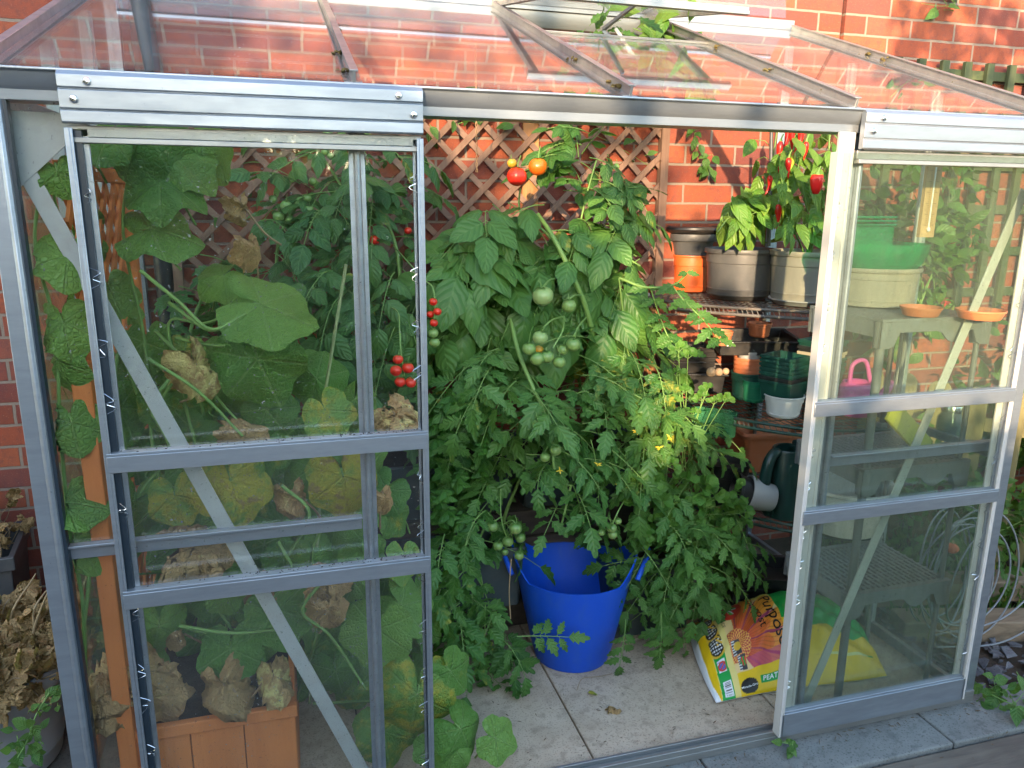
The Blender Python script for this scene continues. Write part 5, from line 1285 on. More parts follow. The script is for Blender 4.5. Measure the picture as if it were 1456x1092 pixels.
for x, y, w, d, m in ((533,341,15,.82,'tom_red'),(580,328,11,.9,'tom_red'),(536,388,10,.85,'tom_green'),(532,365,9,.85,'tom_yellow'),(566,511,15,.46,'tom_red'),(563,527,17,.45,'tom_red'),(580,523,17,.45,'tom_red'),(569,543,16,.45,'tom_red'),(584,544,16,.45,'tom_red'),(616,429,12,.50,'tom_red'),(622,443,12,.49,'tom_red'),(612,447,11,.51,'tom_red'),(617,459,12,.49,'tom_red'),(616,474,15,.5,'tom_green'),(618,487,15,.5,'tom_green'),(466,190,14,.95,'tom_green'),(486,194,15,.93,'tom_green'),(462,216,11,.95,'tom_green'),(470,222,11,.95,'tom_green'),(445,258,12,.93,'tom_green'),(388,283,12,.93,'tom_green'),(407,293,17,.90,'tom_green'),(424,291,13,.92,'tom_green'),(440,298,13,.9,'tom_green'),(396,308,16,.9,'tom_green'),(413,314,15,.9,'tom_green'),(434,309,11,.9,'tom_green'),(437,282,12,.93,'tom_green'),(612,496,10,.74,'tom_green')):
    p = at(x, y, d); tomato(t, p, w/2*depth(p)/FPX, M[m], rib=.0)
b = MB()
for q in (((520,430,.9),(562,440,.6),(568,470,.50),(570,500,.46),(575,535,.46)),((500,270,.95),(450,275,.93),(420,285,.92),(400,300,.92)),((500,300,.95),(430,300,.93),(412,308,.92)),((560,350,.9),(600,395,.6),(617,415,.51),(617,480,.505)),((450,200,1.0),(470,205,.96),(466,220,.95)),((545,420,.9),(535,370,.86),(533,345,.83))): b.tube(curve(px(*q),5), .0024, 6)
b.build('truss', M['stem'], t, 60); rebase(t)

# --- basil and parsley
t = thing('basil_plant', 'bushy bright basil overhanging the slate trough', 'basil'); f = Fol()
for p in spots([(612,575),(640,555),(690,570),(700,620),(690,670),(670,730),(635,745),(612,735)], (.52,.80), 40):
    top = p; base = p+np.array((rng.normal(0,.03),.06,-.07)); f.twig([base,(base+top)/2+rv(.008),top], .002, .0014)
    a0 = rng.uniform(0, 6)
    for k in range(9):
        an = a0+k*pi/2+(k//4)*.7; up_ = .1+.12*(k//4); d = np.array((cos(an), sin(an)-.35, up_-.25)); f.put(TBA[rng.integers(2)], top-np.array((0,0,.022))*(1-k//4*.6), d, (0,-.4,1)+rv(.2), rng.uniform(.038,.062)*(1-.22*(k//4)), rng.random())
f.build('foliage', [M['leaf_basil'], M['stem']], t); rebase(t)
t = thing('parsley_plant', 'flat parsley with tall bolting stems beside the watering can', 'parsley'); f = Fol()
def sprig(f, p, up, s):
    for k in range(3):
        an = (k-1)*.9; sd_ = unit(np.cross(up,(0,-1,.3))); d = unit(np.array(up)*cos(an)+sd_*sin(an)); q = p+d*s*.5; f.twig([p,q], .0012, .001, 4)
        for j in (-1,0,1):
            d2 = unit(d*cos(j*.8)+sd_*sin(j*.8)+rv(.15)); f.put(TPA[rng.integers(2)], q, d2, (0,-.75,.6)+rv(.3), s*rng.uniform(.55,.8), rng.random())
for p in spots([(895,680),(935,650),(1000,690),(1050,700),(1065,740),(1040,800),(970,800),(905,760)], (.44,.62), 62):
    b_ = np.array((1.19+rng.normal(0,.04), .68, .33)); f.twig(curve([b_,(b_+p)/2+(0,-.02,.06),p],4), .0017, .0012, 5); sprig(f, p, unit((rng.normal(0,.5),-.7,.5)), rng.uniform(.040,.06))
for x, y in ((965,500),(978,510),(970,560),(998,570),(1015,575),(1030,572),(962,535),(985,590),(1005,558),(955,575)):
    p = at(x, y, .58); q = at(975+rng.normal(0,10), 700, .60); f.twig(curve([q,(p+q)/2+rv(.01),p],4), .0022, .0014, 5); sprig(f, p, (rng.normal(0,.3),-.2,1), rng.uniform(.026,.038))
f.build('foliage', [M['leaf_parsley'], M['stem']], t); rebase(t)

# --- peppers on the rack
def pepper(name, label, base, h, spotsP, lines, fruits, n):
    t = thing(name, label, 'pepper plant'); ls = [curve(q, 6) for q in lines]; stems(t, ls, .0042, .0022); f = Fol()
    for p in spotsP:
        s = nearest_on(ls, p); o = p-s; d = unit(unit(o+np.array((0,-.02,0)))*.7+np.array((rng.normal(0,.3),-.35,-.75+.35*rng.normal()))); l = rng.uniform(.06,.105)
        b0 = p-d*l*.45; f.twig([s,(s+b0)/2+(0,0,.015),b0], .0015, .0012, 4); f.put(TP[rng.integers(3)], b0, d, (rng.normal(0,.35),-.9,.55), l, rng.random(), rng.uniform(0,.25))
    f.build('foliage', [M['leaf_pepper'], M['stem']], t)
    for (x, y, dy, w, ln, m, kind) in fruits:
        p = at(x, y, dy); r_ = w/2*depth(p)/FPX; H = ln*depth(p)/FPX; b = MB()
        if kind == 'long':
            k = 10; pts = curve([p+(0,0,H*.5),p+(rng.normal(0,.004),0,0),p+(rng.normal(0,.012),0,-H*.5)], 6); m_ = len(pts); b.tube(pts, [r_*min(1,(i+1)/2.5)*max(1-((i/(m_-1))**1.6),.05) for i in range(m_)], 10)
        else: b.lathe([(1e-7,-H*.5),(r_*.45,-H*.47),(r_*.8,-H*.15),(r_*1.0,H*.25),(r_*.8,H*.46),(r_*.3,H*.42),(1e-7,H*.38)], p, 24, 0, None, lambda a, z: .07*cos(a*4))
        o = b.build('chilli' if kind == 'long' else 'pepper', M[m], t, 180); b = MB(); b.tube([p+(0,0,H*.45),p+(.003,0,H*.5+.012),p+(.01,0,H*.5+.026)], [r_*.45,.0025,.002], 8); b.build('stalk', M['stem'], o, 60)
    rebase(t); return t
q1 = p1+(0,0,h1*.82)
sp = spots([(1020,335),(1035,300),(1060,270),(1100,280),(1085,335),(1050,335)], (.78,.98), 52)+spots([(1060,200),(1100,230),(1110,330),(1060,330),(1080,270)], (.8,1.0), 12)
pepper('pepper_plant', 'pepper plant with drooping leaves in the clean dark grey pot', q1, .3, sp, [[q1, q1+(.02,-.02,.12), at(1085,290,.88), at(1098,230,.9), at(1105,185,.92)],[q1,at(1060,320,.8),at(1050,300,.8)],[q1+(.0,0,.05),at(1040,310,.85),at(1020,330,.8)]],
    [(1108,224,.84,11,44,'chilli','long'),(1117,190,.86,12,60,'chilli','long'),(1112,235,.88,9,48,'chilli','long'),(1093,265,.84,9,30,'chilli','long'),(1105,310,.80,11,38,'chilli','long'),(1113,296,.78,9,34,'chilli_green','long')], 30)
q2 = p2+(0,0,h2*.82)
sp = spots([(1100,230),(1130,185),(1195,185),(1200,335),(1160,345),(1105,340)], (.66,.92), 90)
pepper('pepper_plant', 'leafy chilli plant hung with red fruit in the lime-stained pot', q2, .4, sp, [[q2,at(1150,320,.8),at(1140,260,.8),at(1125,185,.84)],[q2,at(1165,320,.78),at(1175,260,.76),at(1180,190,.78)],[q2,at(1130,330,.78),at(1115,300,.78)]],
    [(1161,262,.64,20,28,'chilli','bell'),(1125,195,.72,11,46,'chilli','long'),(1137,200,.72,11,40,'chilli','long'),(1145,215,.7,9,26,'chilli','long'),(1120,240,.7,10,30,'chilli','long'),(1127,232,.74,9,30,'chilli_green','long')], 30)
b = MB(); b.tube([at(1093,350,.86),at(1096,250,.88),at(1097,178,.9)], .007, 10); o = b.build('support_post', M['pot_grey'], None, 60); tag(o, 'dark plastic support post rising from between the two pepper pots', 'post')

# --- cucumber: every big leaf set where the photo shows it
t = thing('cucumber_plant', 'cucumber plant with big lobed leaves and withered ones filling the corner bay', 'cucumber plant')
f = Fol()
def bigleaf(x, y, w, d, tip=(0,-1), face=(0,-1,.25), age=.0, tpl=None, wid=1., fo=f, stalk=None):
    p = at(x, y, d); s = w/1.16*depth(p)/FPX; tp = np.array((tip[0],0,tip[1]*1.0)); nn = unit(np.array(face)+rv(.07)); tp = unit(tp - nn*(tp@nn))
    tpl = tpl or PC[rng.integers(len(PC))]
    fo.put(tpl, p-tp*s*.12, tp, nn, s, rng.random(), age, wid=wid)
    q = p-tp*s*.12
    st = stalk if stalk is not None else q+np.array((rng.normal(0,.04),.06,-.10))
    fo.twig(curve([q,q-nn*.01-tp*.02,(q+st)/2+rv(.012),st],4), .0022, .0032, 6)
big = [ # x, y, width, depth, tip (x,z), facing, age
 (215,195,130,.30,(.5,-1),(.1,-.8,.7),.0,1.),(150,200,80,.28,(-.3,-1),(-.3,-.9,.4),0,1.),(250,225,120,.33,(.8,-.8),(.2,-.8,.6),.05,1.),(238,262,108,.30,(.6,-.5),(.1,-.7,.75),.0,1.),(225,326,112,.30,(.9,-.2),(0,-.62,.8),.0,1.),
 (300,205,90,.38,(.6,-.8),(.3,-.9,.3),.0,1.),(84,250,60,.07,(.3,-1),(0,-1,.2),.15,1.),(96,372,92,.064,(-.2,-1),(.2,-.9,.4),.05,1.),(92,468,92,.060,(.1,-1),(.15,-.9,.4),.05,1.),(82,520,76,.075,(.3,-1),(-.4,-.7,.2),.0,1.),(104,610,86,.062,(.1,-1),(.2,-.95,.3),.12,1.),(104,714,90,.064,(.9,-.2),(-.1,-.6,.8),.05,1.),(112,772,76,.07,(.3,-.8),(0,-.7,.7),.1,1.),(125,590,60,.3,(-.5,-1),(0,-1,.3),.1,1.),(160,420,70,.36,(.3,-1),(0,-1,.3),.05,1.),
 (385,437,140,.22,(.95,-.55),(.12,-.62,.80),.0,1.),(372,522,128,.24,(.35,-1),(.05,-1,.12),.08,1.),(466,590,76,.13,(.4,-.8),(-.2,-.9,.4),.40,1.),(503,575,70,.22,(-.2,-1),(-.6,-.8,.1),.0,.8),(350,440,60,.35,(-.6,-.6),(0,-.8,.6),.0,1.),(312,395,70,.42,(-.6,-.6),(0,-.8,.6),.05,1.),
 (330,694,112,.12,(.15,-1),(.0,-.95,.35),.58,1.),(490,688,104,.12,(.1,-1),(.1,-.95,.35),.64,1.),(250,712,80,.20,(.2,-1),(0,-.9,.4),.50,1.),(190,722,90,.30,(-.2,-1),(.2,-.9,.3),.10,1.),(280,750,70,.26,(-.6,-.4),(0,-.8,.6),.1,1.),
 (225,900,84,.18,(-.2,-1),(.2,-.9,.3),.05,1.),(328,932,92,.15,(.0,-1),(0,-.8,.6),.10,1.),(398,878,98,.17,(.1,-1),(.1,-.85,.5),.05,1.),(322,846,64,.20,(.3,-1),(.1,-.9,.4),.0,1.),(535,905,104,.15,(-.2,-1),(-.15,-.95,.25),.08,1.),(577,868,92,.26,(.5,-.8),(.1,-.8,.5),.0,1.),
 (592,1000,126,.085,(-.15,-1),(-.1,-.95,.3),.42,1.),(660,1044,84,.06,(.4,-1),(.2,-.85,.5),.12,1.),(710,1052,66,.07,(.7,-.5),(.2,-.8,.6),.12,1.),(645,1072,60,.05,(-.4,-1),(0,-.8,.6),.10,1.),(548,1050,92,.14,(.1,-1),(0,-.9,.4),.38,1.),(612,1068,50,.08,(0,-1),(0,-.8,.5),.05,1.),(645,960,76,.13,(.6,-.9),(.3,-.9,.3),.25,1.),
 (480,960,70,.3,(.2,-1),(.1,-.9,.4),.0,1.),(520,800,70,.3,(.2,-1),(.1,-.9,.4),.0,1.),(440,800,64,.34,(-.3,-1),(0,-.9,.4),.0,1.)]
for x, y, w, d, tp, fc, ag, wd in big: bigleaf(x, y, w, d, tp, fc, ag, wid=wd)
for p in spots([(160,430),(280,500),(460,520),(520,620),(600,850),(600,1000),(460,1000),(200,980),(100,760)], (.30,.62), 92):
    x, y = proj(p); bigleaf(x, y, rng.uniform(50,95), p[1], (rng.normal(0,.5),-1), (rng.normal(0,.3),-.9,.4), rng.choice([0,0,.1,.3]), PF[rng.integers(3)])
for p in spots([(60,220),(135,260),(150,700),(90,960),(75,700)], (.20,.45), 16):
    x, y = proj(p); bigleaf(x, y, rng.uniform(45,80), p[1], (rng.normal(0,.5),-1), (rng.normal(0,.3),-.9,.4), rng.choice([0,.1,.2]), PF[rng.integers(3)])
f.build('foliage', [M['leaf_cuc'], M['stem']], t, floor=.012, xmin=GL+.02)
vines = [px((250,1000,.45),(215,880,.40),(235,760,.34),(215,620,.34),(205,480,.36),(175,330,.34),(190,210,.34),(200,120,.4)), px((300,1000,.45),(330,830,.34),(300,720,.32),(260,560,.32),(240,460,.33),(290,460,.30),(340,440,.28)), px((220,470,.34),(270,520,.30),(330,590,.30),(400,650,.30)), px((240,430,.34),(300,470,.28),(345,445,.27)), px((250,480,.33),(290,490,.28),(320,492,.26)), px((122,1000,.080),(118,860,.082),(100,760,.084),(85,600,.082),(80,470,.085),(50,350,.086),(62,240,.09)), px((128,800,.085),(122,870,.085),(112,930,.086)), px((420,1000,.40),(455,880,.34),(445,780,.34),(500,700,.30),(545,640,.28)), px((250,890,.26),(330,905,.24),(300,850,.22),(285,800,.2)), px((445,1000,.36),(560,1000,.30),(640,1040,.2)), px((470,985,.36),(500,930,.34),(480,860,.3),(455,840,.22)), px((195,560,.3),(170,500,.28),(165,560,.27),(180,640,.28)), px((200,385,.2),(255,430,.15),(300,468,.13),(350,446,.14)), px((210,510,.16),(280,555,.13),(345,620,.14)), px((395,770,.12),(415,815,.11),(380,860,.13)), px((455,830,.12),(430,870,.12),(470,905,.14),(520,980,.15)), px((255,890,.12),(330,900,.11),(400,895,.14)), px((240,540,.14),(215,580,.13),(240,640,.13),(200,700,.14)), px((400,690,.12),(440,730,.11),(410,790,.13)), px((220,590,.26),(250,540,.25),(280,560,.26),(290,590,.3))]
stems(t, [curve(v, 7) for v in vines], .0046, .0032, 'vine')
b = MB()
for k in range(9):
    x, y = rng.uniform(180,480), rng.uniform(520,900); p = at(x, y, .24); b.tube([p+np.array((.012*cos(a*1.3)*(1-a/22),.012*sin(a*1.3),-.007*a)) for a in np.linspace(0,12,30)], .0008, 4)
b.build('tendrils', M['stem'], t, 60)
dead = [(285,775,108,.10,(1,.1),(0,-.7,.7),1.1,'crumpled brown withered leaf caught on the lower rail'),(470,872,72,.12,(.3,-1),(.2,-.9,.2),1.1,'tan shrivelled leaf hanging under the lower rail'),(322,985,92,.082,(.2,-1),(0,-.9,.5),1.1,'withered leaf draped on the planter edge'),(390,970,72,.084,(.1,-1),(0,-.8,.6),.85,'yellowing shrunken leaf on the planter edge'),(205,965,120,.08,(.5,-.8),(0,-.9,.4),1.1,None),(160,990,100,.085,(-.4,-1),(0,-.9,.4),1.1,None),(225,1000,90,.078,(.3,-1),(0,-1,.2),1.1,None),(150,1000,70,.07,(.6,-.5),(0,-.9,.4),1.1,None),(285,528,92,.20,(.5,-1),(.4,-.9,.2),.75,'folded pale tan leaf beside the large round leaf'),(340,605,70,.22,(.7,-.3),(0,-.7,.7),1.2,None),(566,595,72,.08,(.3,-.6),(0,-.8,.6),.85,'yellow and brown curled leaf resting above the upper rail'),(548,715,44,.10,(.1,-1),(.3,-.9,.2),1.1,None),(420,715,60,.17,(.1,-1),(.2,-.95,.2),1.0,None),(372,845,64,.22,(.2,-1),(.2,-.9,.3),1.1,None),(250,900,50,.2,(.2,-1),(.4,-.9,.3),1.2,None),(470,830,60,.13,(.8,-.3),(.1,-.8,.5),1.0,None),(360,360,56,.4,(.1,-1),(.6,-.8,.1),1.1,None),(345,300,46,.5,(.1,-1),(.5,-.8,.1),1.1,None)]
for k, (x, y, w, d, tp, fc, ag, lb) in enumerate(dead):
    fd = Fol(); bigleaf(x, y, w*1.05, d, tp, fc, ag, PD[k % 5], fo=fd); o = fd.build('withered_leaf', [M['leaf_dead'], M['stem_dry']], t)
    if lb: o['label'] = lb
rebase(t)
# cane
b = MB(); b.tube([at(492,376,.30), at(462,560,.33), at(440,1000,.42)], .0042, 8); o = b.build('plant_cane', M['cane'], None, 60); tag(o, 'thin pale green cane leaning among the cucumber leaves', 'cane')
# twine hung from the roof bars
def twine(label, x, y0, y1, d):
    b = MB(); p, q = at(x, y0, d), at(x+2, y1, d)
    for s in (0, 1): b.tube([p+(q-p)*u+np.array((.003*cos(u*60+s*pi),.003*sin(u*60+s*pi),0)) for u in np.linspace(0,1,60)], .0013, 5)
    tag(b.build('garden_twine', M['twine'], None, 60), label, 'twine')
twine('tan twine hanging in front of the lattice near the door edge', 676, 60, 245, .98); twine('tan twine tying the tall tomato stem near the lattice frame', 853, 245, 320, .86)
# wild growth through the roof vent, on the wall and behind the lattice
def wild(name, label, cat, pts, n, size, mat='leaf_wild', spread=.03, tpl=TW, group=None, floor=None, r=.002, hang=-.2):
    t = thing(name, label, cat, group); f = Fol(); ln = curve(pts, 8); f.twig(ln, r, r*.5, 6)
    for i in range(n):
        p = np.array(ln[rng.integers(1, len(ln))])+rv(spread); d = unit(rv(1)*(1,.6,.6)+np.array((0,-.4,hang))); f.twig([p-d*.01,p+d*size*.1], .0012, .001, 4); f.put(tpl[rng.integers(len(tpl))], p, d, (rng.normal(0,.4),-.8,.6), size*rng.uniform(.7,1.25), rng.random())
    f.build('foliage', [M[mat], M['stem']], t, floor); rebase(t); return t
wild('wall_vine', 'trailing vine sprig hanging on the bare brick beside the lattice', 'vine', px((985,150,1.26),(988,190,1.25),(1000,220,1.25),(1008,250,1.25)), 26, .045, spread=.012, hang=-.8)
wild('climbing_vine', 'vine threading behind the top of the lattice', 'vine', px((620,200,1.27),(640,180,1.27),(720,165,1.275),(840,190,1.27),(930,240,1.27)), 26, .06, spread=.05)
wild('climbing_vine', 'leafy vine creeping behind the lattice beneath the door header', 'vine', px((300,260,1.275),(360,230,1.275),(430,260,1.275),(500,300,1.275),(560,250,1.275)), 40, .07, spread=.07)
wild('tomato_plant', 'tomato top growing up through the open roof vent', 'tomato plant', px((850,170,.98),(860,90,1.02),(865,45,1.08)), 46, .075, 'leaf_tom', .05, TL, None, None, .004, .1)
wild('tomato_plant', 'pepper leaves pushing up against the open roof vent beside the opener arm', 'pepper plant', px((1010,150,1.0),(980,85,1.0),(940,58,1.02),(900,40,1.08)), 50, .09, 'leaf_pepper', .045, TP, None, None, .004, .0)
# ------------------------------------------------------------------ outside, to either side
def rpot(name, label, c, r, h, mat): return pot(name, label, 'pot', c, r, h, mat, .72, .16, None, True)
q = atz(-10, 1060, 0); pc = np.array((-.90,.56,-.02)); rpot('garden_pot', 'large round grey pot of dead stems outside the greenhouse corner', pc, .245, .33, M['pot_lgrey'])
t = thing('dead_plant', 'brown dead foliage drooping over the round grey pot', 'dead plant'); f = Fol()
for i in range(260):
    a = rng.uniform(0,6.28); r_ = .2*math.sqrt(rng.random()); p = pc+(r_*cos(a), r_*sin(a), .30+.02*rng.random()); d = unit((cos(a)*.5+rng.normal(0,.5),sin(a)*.5+rng.normal(0,.5),rng.uniform(-.1,1.0))); q = p+d*rng.uniform(.04,.15); f.twig(curve([p,(p+q)/2+rv(.015),q+rv(.01)-(0,0,.02)],4), .003, .0012, 5, 1)
    for k in range(2): f.put(PD[rng.integers(5)], q+rv(.012), unit(rv()-(0,0,.6)), rv(), rng.uniform(.03,.07), rng.random(), 1.2)
for i in range(5):
    p = pc+(rng.uniform(.0,.2),rng.normal(0,.08),.3); q = p+(rng.normal(.0,.05),0,rng.uniform(.18,.34)); f.twig(curve([p,(p+q)/2+rv(.03),q],5), .006, .002, 6, 1)
f.build('dry_stems', [M['leaf_dead'], M['stem_dry']], t); rebase(t)
traybox('garden_planter', 'square dark grey planter of dried flowers by the brick wall', np.array((-1.13,1.06,-.02)), .2, .15, .46, M['pot_grey'], R(8), 0, 'planter', None, 1.12)
t = thing('dead_plant', 'dried dark flower stems in the square planter', 'dead plant'); f = Fol()
for i in range(170):
    p = np.array((-1.13+rng.normal(0,.08), 1.06+rng.normal(0,.07), .40)); q = p+(rng.normal(0,.07),rng.normal(0,.05),rng.uniform(.04,.22)); f.twig(curve([p,(p+q)/2+rv(.02),q],4), .002, .001, 4, 1)
    f.put(PD[rng.integers(5)], q, unit(rv()-(0,0,.3)), rv(), rng.uniform(.02,.05), rng.random(), 1.3)
f.build('dry_stems', [M['leaf_dead'], M['stem_dry']], t); rebase(t)
wild('trailing_plant', 'small-leaved trailing plant in front of the round grey pot', 'plant', px((70,985,.12),(50,1020,.10),(38,1055,.08),(20,1085,.06)), 34, .032, spread=.018, hang=.1)
wild('weed', 'low weed sprouting by the foot of the corner post', 'weed', [np.array((-.66,.1,.0)),np.array((-.64,.06,.06)),np.array((-.60,.05,.10))], 22, .05, spread=.03)
wild('weed', 'tiny weed rooted beside the foot of the sliding door', 'weed', [atz(1125,1068,-.01),atz(1122,1058,.02),atz(1112,1056,.03)], 8, .035, spread=.006)
wild('weed', 'leafy weed sprig lying on the stone edging by the end post', 'weed', [atz(1388,975,.0),atz(1415,990,.03),atz(1440,1000,.02),atz(1456,985,.03)], 30, .055, spread=.03, floor=-.008)
# coil of cable, timber, slate chips
t = thing('cable_coil', 'loose coil of pale grey cable outside the greenhouse end', 'cable'); b = MB()
cc = np.array((2.30,.35,.245))
for k in range(9):
    rx, rz, oy = .16+.02*rng.random(), .205+.018*rng.normal(), rng.normal(0,.025); ph = rng.uniform(0,6)
    b.tube([cc+np.array((rx*cos(a)+.02*rng.normal()*0+.012*k-.05, oy+.05*sin(a+ph)+.10*cos(a)*.3, rz*sin(a)-.01*k*0)) for a in np.linspace(0,2*pi,60)[:-1]], .0032, 6, 0, False, True)
b.tube(curve([cc+(-.16,-.1,-.22),cc+(.1,-.12,-.235),cc+(.4,-.06,-.22),cc+(.8,0,-.22)],8), .0032, 6); b.tube(curve([cc+(-.14,-.06,-.20),cc+(.12,-.10,-.15),cc+(.45,-.02,-.05),cc+(.9,.05,.05)],8), .0032, 6)
b.build('cable', M['cable'], t, 60); rebase(t)
for k, (a, c, lb) in enumerate((((2.16,.62,.05),(3.3,.40,.05),'upper weathered timber beam beside the cable coil'),((2.14,.44,-.0),(3.2,.16,.0),'lower split timber beam lying under the cable coil'))):
    b = MB(); b.bar(a, c, .11, .09); tag(b.build('timber_beam', M['log'], None, 0, .006), lb, 'timber')
b = MB()
for i in range(240):
    p = np.array((rng.uniform(2.12,3.0), rng.uniform(.06,.6), -.026+.012*rng.random())); s = rng.uniform(.012,.03); a = rng.uniform(0,6.28); ti = rv(.35)
    V = [p+np.array((s*cos(a+k)*rng.uniform(.7,1.2), s*sin(a+k)*rng.uniform(.7,1.2), 0))+np.array((0,0,dz))+ti*0.01*k for dz in (0,.008) for k in (0,1.4,2.8,4.3)]
    b.add(V, [(3,2,1,0),(4,5,6,7),(0,1,5,4),(1,2,6,5),(2,3,7,6),(3,0,4,7)])
tag(b.build('slate_chippings', M['chips'], None, 0), kind='stuff')
# picket fence beyond the greenhouse end
t = thing('picket_fence', 'low rounded picket fence beyond the far end of the greenhouse', 'fence')
fa, fb = np.array((2.62,1.24,0)), np.array((3.5,-.05,0)); n = 12
for i in range(n):
    c = fa+(fb-fa)*i/(n-1); h = .80+.012*rng.normal(); w_ = .046; e = unit(fb-fa); nn = np.array((-e[1],e[0],0)); prof = [(-w_,0),(w_,0),(w_,h-w_)]+[(w_*cos(k),h-w_+w_*sin(k)) for k in np.linspace(.3,pi-.3,8)]+[(-w_,h-w_)]
    b = MB(); b.prism(prof, c+nn*.008, c-nn*.008, up=(0,0,1)); b.build('picket', M['picket'], t, 0, .002)
for z in (.22,.62):
    b = MB(); b.bar(fa+(-.0,0,z)+np.array((.02,.014,0)), fb+(0,0,z)+np.array((.02,.014,0)), .02, .06); b.build('rail', M['picket'], t, 0, .002)
rebase(t)
def shrub(name, label, c, rad, n, size, mat='leaf_wild', flower=None, cat='shrub', tpl=TW):
    t = thing(name, label, cat); f = Fol(); c = np.array(c, float); rad = np.array(rad, float)
    cl = [unit(rv())*rng.uniform(.5,.95) for _ in range(26)]
    for i in range(n):
        k = cl[rng.integers(len(cl))]; p = c+rad*(k+rv(.16)); p[2] = max(p[2], .0)
        if p[1] > D-.03: p[1] = D-.03-abs(rng.normal(0,.03))
        d = unit((p-c)/rad+rv(.7)-(0,0,.3)); f.put(tpl[rng.integers(len(tpl))], p, d, unit((p-c)+rv(.3)+(0,-.1,.4)), size*rng.uniform(.6,1.3), rng.random(), rng.choice([0,0,0,.2]))
    for k in cl[:14]: f.twig(curve([c-(0,0,rad[2]*.98),c-(0,0,rad[2]*.3)+rv(.03),c+rad*k*.9],5), .006, .002, 6)
    f.build('foliage', [M[mat], M['stem']], t)
    if flower:
        ff = Fol()
        for i in range(flower[1]):
            p = c+rad*cl[rng.integers(len(cl))]*1.0+(0,-.05,0)
            for k in range(5): ff.put(TW[0], p, unit(rv()), rv(), .03, .5)
        ff.build('blossom', [M[flower[0]], M['stem']], t)
    rebase(t); return t
shrub('shrub', 'leafy climber with red blossom on the green trellis beyond the greenhouse end', (2.62,1.10,1.30), (.40,.14,.40), 520, .07, 'leaf_wild', ('petal_red', 5))
shrub('shrub', 'dark shrub behind the picket fence', (3.5,.9,.55), (.7,.3,.65), 1100, .07)
shrub('shrub', 'low green shrub between the greenhouse end and the picket fence', (2.66,.62,.20), (.32,.30,.28), 600, .05)
shrub('shrub', 'tall leafy shrub beyond the picket fence end', (4.4,.6,.9), (.8,.4,1.0), 1200, .09)
wild('climbing_vine', 'sprig of vine hanging high on the sunlit brick above the green trellis', 'vine', px((1330,-40,1.28),(1335,-10,1.27),(1345,8,1.27),(1310,5,1.27)), 14, .06, spread=.025)
tag_g = Fol()
for i in range(1500):
    p = np.array((rng.uniform(2.2,3.4), rng.uniform(.35,1.2), -.03)); tag_g.put(TW[0], p, (rng.normal(0,.35),rng.normal(0,.35),1), (rng.normal(),-1,0), rng.uniform(.05,.14), rng.random(), rng.choice([0,.3]), wid=.12)
tag(tag_g.build('grass', [M['leaf_wild'], M['stem']]), kind='stuff')
b = MB()
for i in range(420):
    k = rng.random()
    if k < .55: p = np.array((rng.uniform(.3,2.1), -.02+rng.normal(0,.018) if rng.random() < .6 else .075+abs(rng.normal(0,.02)), -.006))
    elif k < .8: p = np.array((rng.uniform(.35,1.5), .1+abs(rng.normal(0,.3)), .002))
    else: p = np.array((rng.uniform(1.3,2.9), rng.uniform(-.38,-.1), -.012))
    if p[1] < .05 and p[0] < 1.28 and rng.random() < .3: continue
    s_ = rng.uniform(.0007,.0026); a_ = rng.uniform(0,6.28); e = np.array((cos(a_),sin(a_),0))*s_*rng.uniform(1,4); b.tube([p-e,p+(0,0,s_*.5),p+e], [s_*.3,s_*.6,s_*.3], 5)
tag(b.build('dirt', M['darkdirt']), kind='stuff')
# fallen bits on the slabs
fd = Fol(); fd.put(PD[1], atz(868,1006,.012), (1,.2,0), (0,0,1), .035, .4, 1.3); fd.put(PD[2], atz(875,1008,.010), (.6,-.2,0), (0,0,1), .03, .4, 1.3); tag(fd.build('fallen_leaf', [M['leaf_dead'], M['stem_dry']]), 'curled brown fallen leaf on the concrete slab', 'leaf')
fd = Fol(); fd.twig(curve([atz(820,982,.006),atz(828,965,.02),atz(850,962,.006),atz(870,958,.012)],6), .0012, .0012, 5); fd.put(TW[1], atz(836,985,.008), (1,-.2,0), (0,0,1), .035, .5, .6); tag(fd.build('fallen_twig', [M['leaf_wild'], M['stem_dry']]), 'thin dry twig with one leaf lying on the slab by the trug', 'twig')
b = MB(); b.tube(curve([at(727,795,.36),at(724,840,.35),at(726,880,.35)],5), .0018, 6); tag(b.build('dry_root', M['stem_dry'], None, 60), 'dry brown root strand hanging from the trug rim', 'root')
# ------------------------------------------------------------------ unseen hedge and trees behind the viewer, shaped to shade the greenhouse
SUN = unit((.41, .90, -.205))      # the way the light travels
def hedge(name, label, c, rad, n, size, cat):
    t = thing(name, label, cat); c = np.array(c, float); rad = np.array(rad, float); f = Fol()
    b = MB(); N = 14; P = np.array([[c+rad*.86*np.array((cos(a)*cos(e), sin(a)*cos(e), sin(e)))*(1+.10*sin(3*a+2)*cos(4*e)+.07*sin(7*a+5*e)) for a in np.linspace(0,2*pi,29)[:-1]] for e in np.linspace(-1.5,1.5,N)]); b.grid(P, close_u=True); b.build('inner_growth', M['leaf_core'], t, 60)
    for i in range(n):
        k = unit(rv()); q = c+rad*k*(1+.10*sin(3*math.atan2(k[1],k[0])+2))*rng.uniform(.82,1.04)
        if q[2] < -.03: continue
        f.put(TW[rng.integers(2)], q, unit(rv()+(0,0,-.3)), unit(k+rv(.5)), size*rng.uniform(.6,1.3), rng.random())
    b = MB(); b.tube([(c[0],c[1],-.03),(c[0],c[1],c[2]-rad[2]*.5)], [.16,.09], 12); b.build('trunk', M['log'], t, 60)
    f.build('foliage', [M['leaf_hedge'], M['stem']], t); rebase(t); return t
